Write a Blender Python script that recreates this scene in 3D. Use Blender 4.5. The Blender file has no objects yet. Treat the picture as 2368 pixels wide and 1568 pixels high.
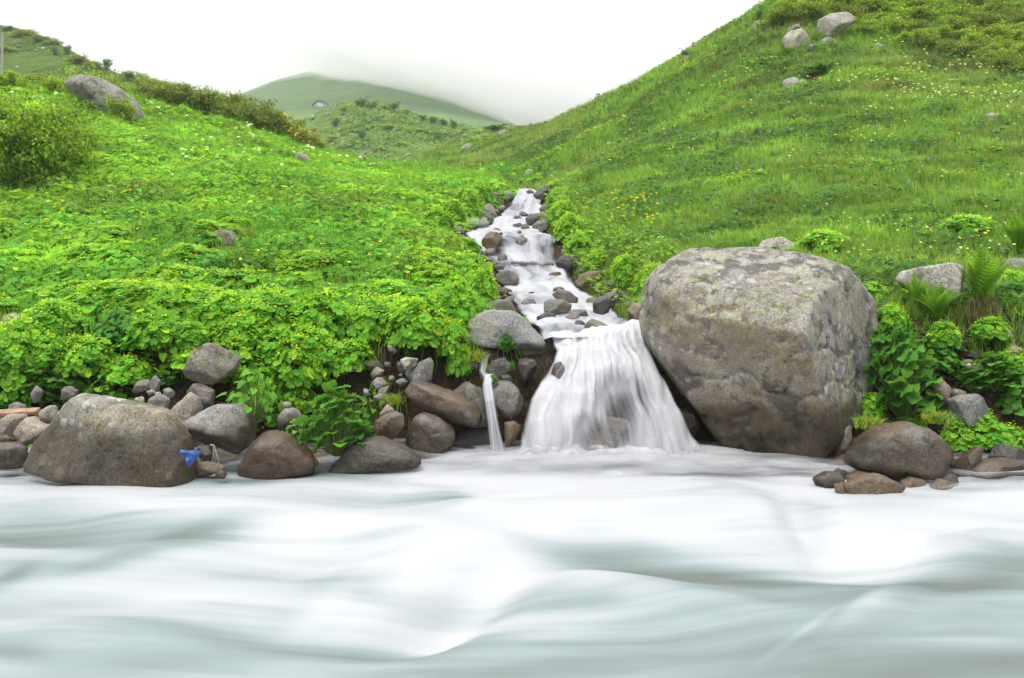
import bpy, bmesh, math, random
import numpy as np
from mathutils import Vector, Matrix

SC = bpy.context.scene
COL = SC.collection
rng = np.random.default_rng(7)
random.seed(7)

# ------------------------------------------------------------------ camera
# The survey of the place: F, CX, HY are the lens in the units of a 2367 px wide print, CZ the eye height over the river.
F, CX, HY, CZ = 2080.0, 1183.5, 640.0, 1.72
cam = bpy.data.cameras.new('camera')
cam_ob = bpy.data.objects.new('camera', cam)
COL.objects.link(cam_ob)
cam.sensor_width = 36.0
cam.lens = 36.0 * F / 2367.0
cam.shift_y = -144.0 / 2367.0
cam.clip_start, cam.clip_end = 0.1, 4000.0
cam_ob.location = (0, 0, CZ)
cam_ob.rotation_euler = (math.radians(90), 0, 0)
SC.camera = cam_ob

# ------------------------------------------------------------------ sky, sun, exposure
SUN_EL, SUN_AZ = math.radians(68), math.radians(-140)      # high sun behind cloud, from behind the left shoulder
world = bpy.data.worlds.new('World'); SC.world = world
world.use_nodes = True
nt = world.node_tree; nt.nodes.clear()
N, L = nt.nodes.new, nt.links.new
sky = N('ShaderNodeTexSky'); sky.sky_type = 'NISHITA'; sky.sun_disc = False
sky.sun_elevation = SUN_EL; sky.sun_rotation = SUN_AZ; sky.air_density = 1.5; sky.dust_density = 4.0
tc = N('ShaderNodeTexCoord'); nz = N('ShaderNodeTexNoise'); nz.inputs['Scale'].default_value = 2.2; nz.inputs['Detail'].default_value = 4
L(tc.outputs['Generated'], nz.inputs['Vector'])
cr = N('ShaderNodeValToRGB'); cr.color_ramp.elements[0].position = .3; cr.color_ramp.elements[1].position = .75
cr.color_ramp.elements[0].color = (9.7, 9.9, 10.4, 1); cr.color_ramp.elements[1].color = (11.6, 11.6, 11.6, 1)
L(nz.outputs['Fac'], cr.inputs['Fac'])
sx = N('ShaderNodeSeparateXYZ'); L(tc.outputs['Generated'], sx.inputs[0])        # overcast: the zenith is brighter than the horizon
mr = N('ShaderNodeFloatCurve'); L(sx.outputs['Z'], mr.inputs['Value']); cv = mr.mapping.curves[0]
for k, (a, b) in enumerate(((0, .20), (.2, .222), (.3, .238), (1, .97))):
    if k in (0, 3): cv.points[0 if k == 0 else -1].location = (a, b)
    else: cv.points.new(a, b)
mr.mapping.update()
m2 = N('ShaderNodeMath'); m2.operation = 'MULTIPLY'; m2.inputs[1].default_value = 2.0; L(mr.outputs[0], m2.inputs[0])
mx = N('ShaderNodeMix'); mx.data_type = 'RGBA'; mx.inputs['Factor'].default_value = .94   # the cloud deck over the blue
L(sky.outputs['Color'], mx.inputs['A']); L(cr.outputs['Color'], mx.inputs['B'])
bg = N('ShaderNodeBackground'); bg.inputs['Strength'].default_value = .1
vm = N('ShaderNodeVectorMath'); vm.operation = 'SCALE'; L(mx.outputs['Result'], vm.inputs[0]); L(m2.outputs[0], vm.inputs['Scale'])
L(vm.outputs[0], bg.inputs['Color'])
wo = N('ShaderNodeOutputWorld'); L(bg.outputs['Background'], wo.inputs['Surface'])

sun = bpy.data.lights.new('sun', 'SUN'); sun.energy = 1.4; sun.angle = math.radians(25); sun.color = (1, .97, .92)
sun_ob = bpy.data.objects.new('sun', sun); COL.objects.link(sun_ob)
sd = Vector((math.sin(SUN_AZ) * math.cos(SUN_EL), math.cos(SUN_AZ) * math.cos(SUN_EL), math.sin(SUN_EL)))
sun_ob.rotation_euler = sd.to_track_quat('Z', 'Y').to_euler()
SC.view_settings.view_transform = 'Standard'; SC.view_settings.look = 'None'
SC.view_settings.exposure = 0.88; SC.view_settings.gamma = 1.0
cy = SC.cycles
cy.max_bounces = 12; cy.diffuse_bounces = 4; cy.glossy_bounces = 2; cy.transmission_bounces = 4
cy.transparent_max_bounces = 24; cy.volume_bounces = 12; cy.use_denoising = True
cy.volume_step_rate = 4.0
cy.caustics_reflective = False; cy.caustics_refractive = False

# ------------------------------------------------------------------ helpers
def P(X, Y, d):
    return np.stack([(np.asarray(X, float) - CX) / F * d, np.asarray(d, float) + 0 * np.asarray(X, float), CZ + (HY - np.asarray(Y, float)) / F * d], -1)

def sm(a, b, x):
    t = np.clip((np.asarray(x, float) - a) / (b - a), 0, 1); return t * t * (3 - 2 * t)

def hash3(ix, iy, iz, seed):
    n = (ix * 374761393 + iy * 668265263 + iz * 2147483647 * 3 + seed * 974634511) & 0xffffffff
    n = ((n ^ (n >> 13)) * 1274126177) & 0xffffffff
    n = ((n ^ (n >> 16)) * 2246822519) & 0xffffffff
    return ((n ^ (n >> 15)) & 0xffffff) / float(0xffffff)

def vnoise(p, seed=0):
    p = np.asarray(p, float); i = np.floor(p).astype(np.int64); f = p - i; f = f * f * (3 - 2 * f)
    r = 0
    for dx in (0, 1):
        for dy in (0, 1):
            for dz in (0, 1):
                w = (f[..., 0] if dx else 1 - f[..., 0]) * (f[..., 1] if dy else 1 - f[..., 1]) * (f[..., 2] if dz else 1 - f[..., 2])
                r = r + w * hash3(i[..., 0] + dx, i[..., 1] + dy, i[..., 2] + dz, seed)
    return r * 2 - 1

def fbm(p, oct=4, seed=0, gain=.5):
    p = np.asarray(p, float); a, s, r = 1.0, 0.0, 0
    for k in range(oct):
        r = r + a * vnoise(p * 2 ** k + 17.3 * k, seed + k); s += a; a *= gain
    return r / s

def fb2(x, y, sc, oct=3, seed=0):
    return fbm(np.stack([np.asarray(x) / sc, np.asarray(y) / sc, 0 * np.asarray(x) + .5], -1), oct, seed)

def tag(o, label=None, cat=None, group=None, kind=None):
    if label: o['label'] = label
    if cat: o['category'] = cat
    if group: o['group'] = group
    if kind: o['kind'] = kind
    return o

def mesh_np(name, V, faces, mat=None, smooth=True, cols=None, attrs=None, uv=None):
    V = np.ascontiguousarray(V, np.float32); faces = np.ascontiguousarray(faces, np.int32)
    me = bpy.data.meshes.new(name); n = faces.shape[1]
    me.vertices.add(len(V)); me.vertices.foreach_set('co', V.ravel())
    me.loops.add(faces.size); me.loops.foreach_set('vertex_index', faces.ravel())
    me.polygons.add(len(faces)); me.polygons.foreach_set('loop_start', np.arange(0, faces.size, n, dtype=np.int32))
    me.update(calc_edges=True)
    me.polygons.foreach_set('use_smooth', np.full(len(faces), smooth, bool))
    if cols is not None:
        c = np.ones((len(V), 4), np.float32); c[:, :3] = cols
        a = me.color_attributes.new('Col', 'FLOAT_COLOR', 'POINT'); a.data.foreach_set('color', c.ravel())
    for k, v in (attrs or {}).items():
        a = me.attributes.new(k, 'FLOAT', 'POINT'); a.data.foreach_set('value', np.ascontiguousarray(v, np.float32).ravel())
    for k, v in (uv or {}).items():
        a = me.attributes.new(k, 'FLOAT_VECTOR', 'POINT'); a.data.foreach_set('vector', np.ascontiguousarray(v, np.float32).ravel())
    if mat: me.materials.append(mat)
    return me

def obj(name, me, parent=None, loc=None):
    o = bpy.data.objects.new(name, me); COL.objects.link(o)
    if loc is not None: o.location = loc
    if parent: o.parent = parent
    return o

def thing(name, loc, label, cat, group=None, rz=0, sc=None):
    o = bpy.data.objects.new(name, None); COL.objects.link(o); o.location = loc; o.rotation_euler = (0, 0, rz)
    o.empty_display_size = .1
    if sc is not None: o.scale = sc
    return tag(o, label, cat, group)

def grid_faces(nr, nc):
    i = np.arange(nr * nc).reshape(nr, nc)
    return np.stack([i[:-1, :-1], i[:-1, 1:], i[1:, 1:], i[1:, :-1]], -1).reshape(-1, 4)

def node_mat(name):
    m = bpy.data.materials.new(name); m.use_nodes = True; t = m.node_tree; t.nodes.clear()
    return m, t, t.nodes.new, t.links.new

def ramp(N, stops):
    r = N('ShaderNodeValToRGB'); e = r.color_ramp.elements
    while len(e) > 1: e.remove(e[-1])
    for k, (p, c) in enumerate(stops):
        el = e[0] if k == 0 else e.new(p)
        el.position = p; el.color = (*c, 1) if len(c) == 3 else c
    return r

def noise_node(N, L, vec, scale, detail=5, rough=.55, dist=0):
    n = N('ShaderNodeTexNoise'); n.inputs['Scale'].default_value = scale; n.inputs['Detail'].default_value = detail
    n.inputs['Roughness'].default_value = rough; n.inputs['Distortion'].default_value = dist
    if vec is not None: L(vec, n.inputs['Vector'])
    return n

def mixc(N, L, fac, a, b, mode='MIX'):
    m = N('ShaderNodeMix'); m.data_type = 'RGBA'; m.blend_type = mode
    for s, v in (('Factor', fac), ('A', a), ('B', b)):
        if hasattr(v, 'is_linked'): L(v, m.inputs[s])
        elif s == 'Factor': m.inputs[s].default_value = v
        else: m.inputs[s].default_value = (*v, 1)
    return m.outputs['Result']

def mth(N, L, op, a, b=None, clamp=False):
    m = N('ShaderNodeMath'); m.operation = op; m.use_clamp = clamp
    for k, v in enumerate((a, b)):
        if v is None: continue
        if hasattr(v, 'is_linked'): L(v, m.inputs[k])
        else: m.inputs[k].default_value = v
    return m.outputs[0]

def mrange(N, L, v, a, b, c=0.0, d=1.0):
    m = N('ShaderNodeMapRange'); m.interpolation_type = 'SMOOTHSTEP'
    L(v, m.inputs['Value'])
    for k, q in zip(('From Min', 'From Max', 'To Min', 'To Max'), (a, b, c, d)): m.inputs[k].default_value = q
    return m.outputs[0]

# ------------------------------------------------------------------ terrain as a function
class TPS:
    """Smooth surface through surveyed points: value as a function of bearing and log distance."""
    def __init__(s, pts, lam=1e-3):
        a = np.array(pts, float); s.u = s.k(a[:, 0], a[:, 2]); v = a[:, 1]; n = len(a)
        r = np.linalg.norm(s.u[:, None] - s.u[None], axis=-1)
        K = s.phi(r) + lam * np.eye(n); Q = np.c_[np.ones(n), s.u]
        A = np.block([[K, Q], [Q.T, np.zeros((3, 3))]])
        s.w = np.linalg.solve(A, np.r_[v, np.zeros(3)])
    @staticmethod
    def k(X, d): return np.stack([np.asarray(X, float) / 500, np.log(d) * 2.2], -1)
    @staticmethod
    def phi(r): return np.where(r > 1e-9, r ** 2 * np.log(np.maximum(r, 1e-9)), 0)
    def __call__(s, X, d):
        q = s.k(X, d); sh = q.shape[:-1]; q = q.reshape(-1, 2); n = len(s.u); out = np.empty(len(q))
        for i in range(0, len(q), 20000):
            b = q[i:i + 20000]; r = np.linalg.norm(b[:, None] - s.u[None], axis=-1)
            out[i:i + 20000] = s.phi(r) @ s.w[:n] + s.w[n] + b @ s.w[n + 1:]
        return out.reshape(sh)

GP = [(-1600, 760, 10), (-700, 760, 10), (-200, 770, 10), (0, 770, 10), (0, 650, 12), (300, 745, 10), (600, 765, 10), (900, 775, 9.9), (1080, 775, 9.7), (1110, 690, 11.5),
 (-1600, 540, 15), (-600, 560, 15), (0, 565, 14.5), (300, 605, 13), (600, 610, 13.5), (900, 625, 13), (1070, 605, 14.5),
 (-1600, 380, 20), (-600, 420, 19), (0, 445, 19), (300, 460, 18.5), (600, 480, 18), (900, 510, 17), (1000, 525, 17.5), (1040, 500, 19.5),
 (-600, 290, 25), (0, 335, 24), (300, 345, 24), (600, 395, 23.5), (900, 440, 23), (1070, 455, 24),
 (-1600, 120, 33), (-600, 160, 32), (0, 235, 31), (300, 285, 31), (600, 345, 31), (750, 370, 31), (900, 397, 31), (1080, 420, 29),
 (-1600, 60, 42), (-600, 110, 41), (0, 190, 39), (160, 200, 39), (320, 225, 39), (450, 255, 39), (600, 303, 39), (745, 352, 38), (870, 385, 40), (950, 392, 42), (1080, 412, 36),
 (-1600, 160, 60), (-600, 200, 60), (0, 300, 60), (320, 330, 60), (600, 385, 60), (745, 410, 58), (850, 400, 58),
 (0, 380, 90), (600, 420, 90), (900, 430, 90), (1180, 400, 90), (1300, 390, 90), (-1000, 300, 100), (0, 450, 130), (600, 460, 130), (1180, 440, 130), (1800, 350, 130),
 (940, 388, 50), (1000, 368, 52), (1060, 340, 56), (1180, 306, 60), (1240, 296, 58),
 (1310, 575, 17), (1325, 480, 22), (1285, 436, 27), (1290, 404, 33), (1190, 416, 30), (1150, 402, 36), (1150, 350, 48), (1050, 380, 44),
 (1500, 650, 12), (1420, 575, 15.5), (1480, 605, 13.5), (1560, 700, 10.4),
 (2050, 710, 9.8), (2367, 700, 9.8), (2700, 690, 9.8), (3900, 650, 9.8), (1900, 645, 11), (1700, 590, 13), (1700, 700, 10),
 (1600, 505, 16), (1500, 435, 20), (1400, 385, 25), (1350, 335, 34),
 (2000, 545, 13), (2367, 545, 13), (2700, 530, 13), (3900, 430, 13), (1800, 480, 16), (1650, 400, 21), (1500, 330, 29), (1450, 280, 36),
 (2000, 420, 17.5), (2367, 420, 17), (2800, 390, 17), (1850, 330, 22), (1700, 275, 27), (1600, 225, 33),
 (2000, 280, 24), (2367, 280, 23.5), (2800, 240, 23.5), (3900, 120, 24), (1900, 200, 28), (1800, 160, 31),
 (2000, 130, 31), (2367, 170, 30), (2800, 120, 30), (1940, 80, 33.5),
 (1290, 289, 54), (1355, 256, 48), (1420, 224, 45), (1500, 181, 42), (1590, 137, 39), (1680, 92, 37), (1740, 66, 36), (1800, 40, 35), (1850, 10, 36),
 (2000, 40, 37), (2367, 70, 36), (2367, -40, 42), (1950, -50, 41), (2900, 10, 37), (3900, -60, 38),
 (1355, 300, 62), (1500, 240, 56), (1590, 205, 53), (1680, 165, 50), (1740, 135, 49), (1850, 90, 50), (2300, 40, 55), (2900, 0, 55), (1450, 330, 80), (1850, 220, 80), (2400, 180, 80), (3900, 150, 90)]
tps = TPS(GP)

STREAM = [(1192, 1226, 436, 33), (1198, 1246, 441, 28), (1185, 1255, 452, 27), (1158, 1264, 490, 25.5), (1122, 1240, 520, 22), (1062, 1288, 542, 19.5),
          (1072, 1300, 552, 18.8), (1108, 1304, 605, 17.7), (1132, 1322, 620, 16.6), (1150, 1345, 665, 15.2), (1160, 1405, 700, 13.3), (1180, 1475, 738, 11.6),
          (1220, 1500, 762, 10.4), (1230, 1504, 786, 9.45)]
SA = np.array(STREAM, float)[::-1]           # by growing distance
def stream_at(d):
    d = np.asarray(d, float); xl = np.interp(d, SA[:, 3], SA[:, 0]); xr = np.interp(d, SA[:, 3], SA[:, 1])
    zs = CZ + (HY - SA[:, 2]) / F * SA[:, 3]
    return (xl - CX) / F * d, (xr - CX) / F * d, np.interp(d, SA[:, 3], zs)

YB = np.array([(-3000, 8.5, 1.1), (0, 8.4, 1.2), (300, 8.4, 1.0), (480, 8.8, .8), (1000, 8.95, .6), (1130, 8.85, .6), (1250, 8.85, .6), (1640, 8.85, .6), (1720, 8.9, .8), (1950, 8.2, 1.5), (2367, 8.0, 1.7), (5000, 8.0, 1.7)], float)
def hfan(X, d, detail=True):
    X, d = np.broadcast_arrays(np.asarray(X, float), np.asarray(d, float))
    yb = np.interp(X, YB[:, 0], YB[:, 1]); wd = np.interp(X, YB[:, 0], YB[:, 2])
    x = (X - CX) / F * d
    yb = yb + .18 * fb2(x, 0 * x, .7, 2, 3)
    dd = np.maximum(d, yb + wd * .9)
    z = CZ + (HY - tps(X, dd)) / F * dd
    if detail:
        right = sm(0, 2.5, x - (stream_at(d)[0] + stream_at(d)[1]) / 2)
        terr = fb2(x * .35, d + z * 1.2, .55, 3, 11) * .16 + fb2(x, d, 2.2, 3, 5) * .2
        z = z + sm(9, 13, d) * (terr * right + (1 - right) * fb2(x, d, 1.7, 3, 8) * .24) * (1 + sm(20, 60, d))
    l, r, zs = stream_at(np.clip(dd, 9.45, 33))
    dist = np.maximum(np.maximum(l - x, x - r), 0)
    inn = np.minimum(x - l, r - x)
    w = sm(0.05, 0.75, dist)
    w = np.maximum(w, sm(31, 36, d))
    bed = zs - .12 - .12 * np.clip(inn / .5, 0, 1)
    z = bed * (1 - w) + z * w
    t = np.clip((d - yb) / wd, 0, 1)
    t = sm(0, 1, t) ** .8
    z = -.6 + (z + .6) * t
    return z
def hxy(x, y):
    y = np.maximum(np.asarray(y, float), 1.0); return hfan(CX + np.asarray(x, float) / y * F, y)

# lookup grid for ray casts
GX = np.linspace(-2900, 5300, 760); GD = np.concatenate([np.linspace(2.0, 7.4, 12), np.geomspace(7.5, 130, 500)])
GZ = hfan(GX[None, :], GD[:, None])
def hlook(X, d):
    i = np.clip(np.searchsorted(GD, d) - 1, 0, len(GD) - 2); fd = np.clip((d - GD[i]) / (GD[i + 1] - GD[i]), 0, 1)
    j = np.clip(((np.asarray(X) - GX[0]) / (GX[1] - GX[0])), 0, len(GX) - 1.001); k = j.astype(int); fx = j - k
    return (GZ[i, k] * (1 - fx) + GZ[i, k + 1] * fx) * (1 - fd) + (GZ[i + 1, k] * (1 - fx) + GZ[i + 1, k + 1] * fx) * fd
RD = np.concatenate([np.arange(4, 20, .02), np.arange(20, 125, .05)])
def cast(X, Y, water=True, dmin=4):
    """Distance at which the sight line through (X, Y) meets ground or water."""
    z = CZ + (HY - Y) / F * RD; g = hlook(np.full(len(RD), float(X)), RD)
    if water:
        l, r, zs = stream_at(np.clip(RD, 9.45, 33)); x = (X - CX) / F * RD
        g = np.maximum(g, 0); g = np.where((x > l) & (x < r) & (RD > 9.45) & (RD < 33), np.maximum(g, zs), g)
    hit = np.nonzero((z <= g) & (RD >= dmin))[0]
    return float(RD[hit[0]]) if len(hit) else None
# ------------------------------------------------------------------ materials of the setting
def ground_mat():
    m, t, N, L = node_mat('meadow_soil')
    g = N('ShaderNodeNewGeometry'); pos = g.outputs['Position']
    n1 = noise_node(N, L, pos, .35, 6); n2 = noise_node(N, L, pos, 3.0, 6, .65); n3 = noise_node(N, L, pos, 22, 4, .7)
    grass = ramp(N, [(.3, (.045, .105, .014)), (.5, (.075, .15, .02)), (.7, (.13, .19, .035))]); L(n2.outputs['Fac'], grass.inputs['Fac'])
    g2 = ramp(N, [(.35, (.05, .12, .016)), (.65, (.12, .17, .04))]); L(n1.outputs['Fac'], g2.inputs['Fac'])
    gr = mixc(N, L, .5, grass.outputs['Color'], g2.outputs['Color'])
    soil = ramp(N, [(.3, (.014, .010, .006)), (.55, (.045, .031, .020)), (.75, (.10, .075, .05))]); L(n3.outputs['Fac'], soil.inputs['Fac'])  # earth browns, with a shadow tone darkened into them for the bank
    at = N('ShaderNodeAttribute'); at.attribute_name = 'soil'
    f = mth(N, L, 'ADD', at.outputs['Fac'], mth(N, L, 'MULTIPLY', mth(N, L, 'SUBTRACT', n2.outputs['Fac'], .5), .8))
    c = mixc(N, L, mrange(N, L, f, .35, .65), gr, soil.outputs['Color'])
    b = N('ShaderNodeBsdfPrincipled'); L(c, b.inputs['Base Color']); b.inputs['Roughness'].default_value = .95; b.inputs['Specular IOR Level'].default_value = .1
    bp = N('ShaderNodeBump'); bp.inputs['Strength'].default_value = .6; bp.inputs['Distance'].default_value = .06
    L(mth(N, L, 'ADD', n2.outputs['Fac'], n3.outputs['Fac']), bp.inputs['Height']); L(bp.outputs['Normal'], b.inputs['Normal'])
    o = N('ShaderNodeOutputMaterial'); L(b.outputs['BSDF'], o.inputs['Surface'])
    return m

def hill_mat(name, stops, sc1, sc2, soil=0.0, bump=.5):
    m, t, N, L = node_mat(name)
    g = N('ShaderNodeNewGeometry'); pos = g.outputs['Position']
    mp = N('ShaderNodeMapping'); mp.inputs['Scale'].default_value = (1, 1, 3.2); L(pos, mp.inputs['Vector'])
    n1 = noise_node(N, L, pos, sc1, 7, .6); n2 = noise_node(N, L, mp.outputs['Vector'], sc2, 7, .65)
    f = mth(N, L, 'ADD', mth(N, L, 'MULTIPLY', n1.outputs['Fac'], .5), mth(N, L, 'MULTIPLY', n2.outputs['Fac'], .5))
    r = ramp(N, stops); L(f, r.inputs['Fac']); c = r.outputs['Color']
    if soil:
        n3 = noise_node(N, L, mp.outputs['Vector'], sc2 * .6, 5, .6)
        c = mixc(N, L, mrange(N, L, n3.outputs['Fac'], .68 - soil * .1, .76 - soil * .1), c, (.2, .14, .09))
    b = N('ShaderNodeBsdfPrincipled'); L(c, b.inputs['Base Color']); b.inputs['Roughness'].default_value = .95; b.inputs['Specular IOR Level'].default_value = .05
    bp = N('ShaderNodeBump'); bp.inputs['Strength'].default_value = bump; bp.inputs['Distance'].default_value = 1.0
    L(n2.outputs['Fac'], bp.inputs['Height']); L(bp.outputs['Normal'], b.inputs['Normal'])
    o = N('ShaderNodeOutputMaterial'); L(b.outputs['BSDF'], o.inputs['Surface'])
    return m

def water_mat(name, river=True):
    """White water: its air, and grey-blue shading painted on the falls, come from the surveyed 'foam' value plus streaks drawn out along the flow."""
    m, t, N, L = node_mat(name)
    fl = N('ShaderNodeAttribute'); fl.attribute_name = 'flow'
    fo = N('ShaderNodeAttribute'); fo.attribute_name = 'foam'
    al = N('ShaderNodeAttribute'); al.attribute_name = 'cover'
    n1 = noise_node(N, L, fl.outputs['Vector'], 1.0, 2.5, .45, .5)
    mp = N('ShaderNodeMapping'); mp.inputs['Scale'].default_value = (.5, 2.7, 1); L(fl.outputs['Vector'], mp.inputs['Vector'])
    n2 = noise_node(N, L, mp.outputs['Vector'], 1.0, 4, .55, .2)
    st = mth(N, L, 'ADD', mth(N, L, 'MULTIPLY', n1.outputs['Fac'], .74), mth(N, L, 'MULTIPLY', n2.outputs['Fac'], .26))
    st = mth(N, L, 'SUBTRACT', st, .5)
    f = mth(N, L, 'ADD', fo.outputs['Fac'], mth(N, L, 'MULTIPLY', st, 1.15 if river else 1.5))
    if river:
        r = ramp(N, [(.0, (.160, .182, .165)), (.22, (.205, .250, .240)), (.45, (.275, .334, .335)), (.68, (.405, .438, .45)), (.98, (.52, .53, .545))])
    else:
        r = ramp(N, [(.0, (.17, .175, .195)), (.35, (.31, .318, .35)), (.7, (.47, .475, .50)), (1.0, (.56, .56, .575))])  # grey-blue stops paint shading into the white of stream and falls
    L(f, r.inputs['Fac'])
    b = N('ShaderNodeBsdfPrincipled'); L(r.outputs['Color'], b.inputs['Base Color'])
    b.inputs['Roughness'].default_value = .5; b.inputs['Specular IOR Level'].default_value = .25; b.inputs['IOR'].default_value = 1.33
    bp = N('ShaderNodeBump'); bp.inputs['Strength'].default_value = .18; bp.inputs['Distance'].default_value = .05
    L(st, bp.inputs['Height']); L(bp.outputs['Normal'], b.inputs['Normal'])
    tl = N('ShaderNodeBsdfTranslucent'); L(r.outputs['Color'], tl.inputs['Color'])
    ms = N('ShaderNodeMixShader'); ms.inputs[0].default_value = .3; L(b.outputs['BSDF'], ms.inputs[1]); L(tl.outputs['BSDF'], ms.inputs[2])
    tr = N('ShaderNodeBsdfTransparent')
    a = mth(N, L, 'ADD', al.outputs['Fac'], mth(N, L, 'MULTIPLY', st, .9 if river else 1.5))
    a = mrange(N, L, a, .12, .92)
    mt = N('ShaderNodeMixShader'); L(a, mt.inputs[0]); L(tr.outputs['BSDF'], mt.inputs[1]); L(ms.outputs['Shader'], mt.inputs[2])
    o = N('ShaderNodeOutputMaterial'); L(mt.outputs['Shader'], o.inputs['Surface'])
    return m

# ------------------------------------------------------------------ ground sheet
gx = np.linspace(-2800, 5200, 640); gd = np.concatenate([np.linspace(2.0, 7.6, 10), np.geomspace(7.7, 128, 470)])
XX, DD = np.meshgrid(gx, gd); ZZ = hfan(XX, DD)
V = np.stack([(XX - CX) / F * DD, DD, ZZ], -1).reshape(-1, 3)
yb = np.interp(XX, YB[:, 0], YB[:, 1]); wd = np.interp(XX, YB[:, 0], YB[:, 2])
soilY = HY - (ZZ - CZ) / DD * F; hollow = np.exp(-((XX - 1874) / 30) ** 2 - ((soilY - 178) / 12) ** 2)
l, r, zs = stream_at(np.clip(DD, 9.45, 33)); xw = (XX - CX) / F * DD
soil = np.maximum(1 - sm(yb + wd * .8, yb + wd * 1.15, DD), 1 - sm(.1, .5, np.maximum(np.maximum(l - xw, xw - r), sm(32, 35, DD) * 3)))
obj_ground = obj('ground', mesh_np('ground', V, grid_faces(*XX.shape), ground_mat(), True, attrs={'soil': np.maximum(soil, hollow).ravel()}))
tag(obj_ground, kind='structure')

def make_hill(name, crest, foot, X0, X1, nx, nd, mat, amp, nsc, seed, back=.5, drop=.25, ease=.85, ridge=None):
    c = np.array(crest, float); f = np.array(foot, float); X = np.linspace(X0, X1, nx)
    cY, cd = np.interp(X, c[:, 0], c[:, 1]), np.interp(X, c[:, 0], c[:, 2])
    k = np.ones(7) / 7; pad = lambda a: np.convolve(np.r_[[a[0]] * 3, a, [a[-1]] * 3], k, 'valid')
    cY, cd = pad(cY), pad(cd)
    fY, fd = np.interp(X, f[:, 0], f[:, 1]), np.interp(X, f[:, 0], f[:, 2])
    t = np.linspace(0, 1 + back, nd)[:, None]; tc = np.minimum(t, 1)
    d = fd + (cd - fd) * t; Y = fY + (cY - fY) * tc ** ease
    z = CZ + (HY - Y) / F * d; zc = CZ + (HY - cY) / F * cd
    z = np.where(t > 1, zc - (t - 1) ** 2 * 4 * drop * (zc + 5) - (t - 1) * .1 * zc, z)
    x = (X - CX) / F * d
    z = z + amp * fb2(x, d, nsc, 5, seed) * sm(0, .1, t) * (1 - .92 * np.exp(-((t - 1) / .10) ** 2))
    V = np.stack([x, d, z], -1).reshape(-1, 3)
    o = obj(name, mesh_np(name, V, grid_faces(nd, nx), mat)); tag(o, kind='structure')
    def at(Xq, Yq):
        """Nearest place on this hill seen through (Xq, Yq)."""
        j = np.clip(np.searchsorted(X, Xq), 1, nx - 1); col = HY - (z[:, j] - CZ) * F / d[:, j]
        h = np.nonzero(col <= Yq)[0]
        i = h[0] if len(h) else int(np.argmin(col)); return np.array([(Xq - CX) / F * d[i, j], d[i, j], z[i, j]])
    def some(n, rg):
        i = rg.integers(int(nd * .12), int(nd / (1 + back)), n); j = rg.integers(0, nx, n); d1 = d[i, j] + rg.uniform(-.5, .5, n) * (d[1, j] - d[0, j])
        return np.stack([x[i, j] + rg.uniform(-.5, .5, n) * (x[i, 1] - x[i, 0]), d1, z[i, j]], 1)
    at.some = some
    return at

LR_C = [(-2600, -200, 150), (-900, -40, 140), (-200, 25, 132), (0, 56, 125), (45, 66, 123), (75, 72, 122), (110, 87, 118), (160, 112, 115), (200, 137, 112), (250, 160, 108), (300, 178, 104), (350, 196, 100), (400, 213, 96), (440, 228, 92), (520, 245, 90), (600, 275, 90), (700, 335, 90), (900, 430, 90)]
at_ridge = make_hill('left_hill', LR_C, [(-2600, 300, 60), (900, 480, 62)], -2600, 900, 360, 150,
    hill_mat('ridge_grass', [(.35, (.035, .070, .012)), (.5, (.060, .110, .016)), (.62, (.095, .145, .025))], .12, .5, .25), 1.2, 9, 21)
MH_C = [(450, 345, 172), (560, 315, 170), (640, 296, 168), (690, 280, 165), (720, 266, 163), (745, 252, 161), (775, 240, 158), (800, 234, 156), (840, 236, 154), (900, 246, 152), (960, 264, 150), (1000, 277, 150), (1060, 290, 150), (1110, 299, 150), (1180, 306, 150), (1260, 318, 150), (1500, 330, 150)]
at_mid = make_hill('middle_hill', MH_C, [(450, 440, 92), (1500, 440, 92)], 450, 1500, 260, 170,
    hill_mat('rough_pasture', [(.33, (.035, .090, .014)), (.45, (.065, .140, .020)), (.56, (.105, .175, .030)), (.68, (.17, .19, .06))], .09, .4, .75), 2.6, 13, 31)
FM_C = [(-400, 250, 640), (300, 245, 620), (440, 238, 600), (540, 223, 560), (580, 207, 545), (640, 183, 530), (700, 167, 520), (750, 156, 512), (850, 140, 505), (950, 150, 490), (1020, 185, 470), (1080, 225, 450), (1130, 250, 425), (1190, 288, 400), (1240, 297, 390), (1320, 300, 380), (1700, 310, 380)]
at_far = make_hill('far_mountain', FM_C, [(-400, 330, 200), (600, 318, 195), (1700, 330, 200)], -400, 1700, 320, 200,
    hill_mat('alpine_grass', [(.36, (.062, .125, .04)), (.5, (.088, .165, .05)), (.64, (.13, .19, .06))], .02, .05, 0, .3), 4.5, 45, 41, ease=1.0)

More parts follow.
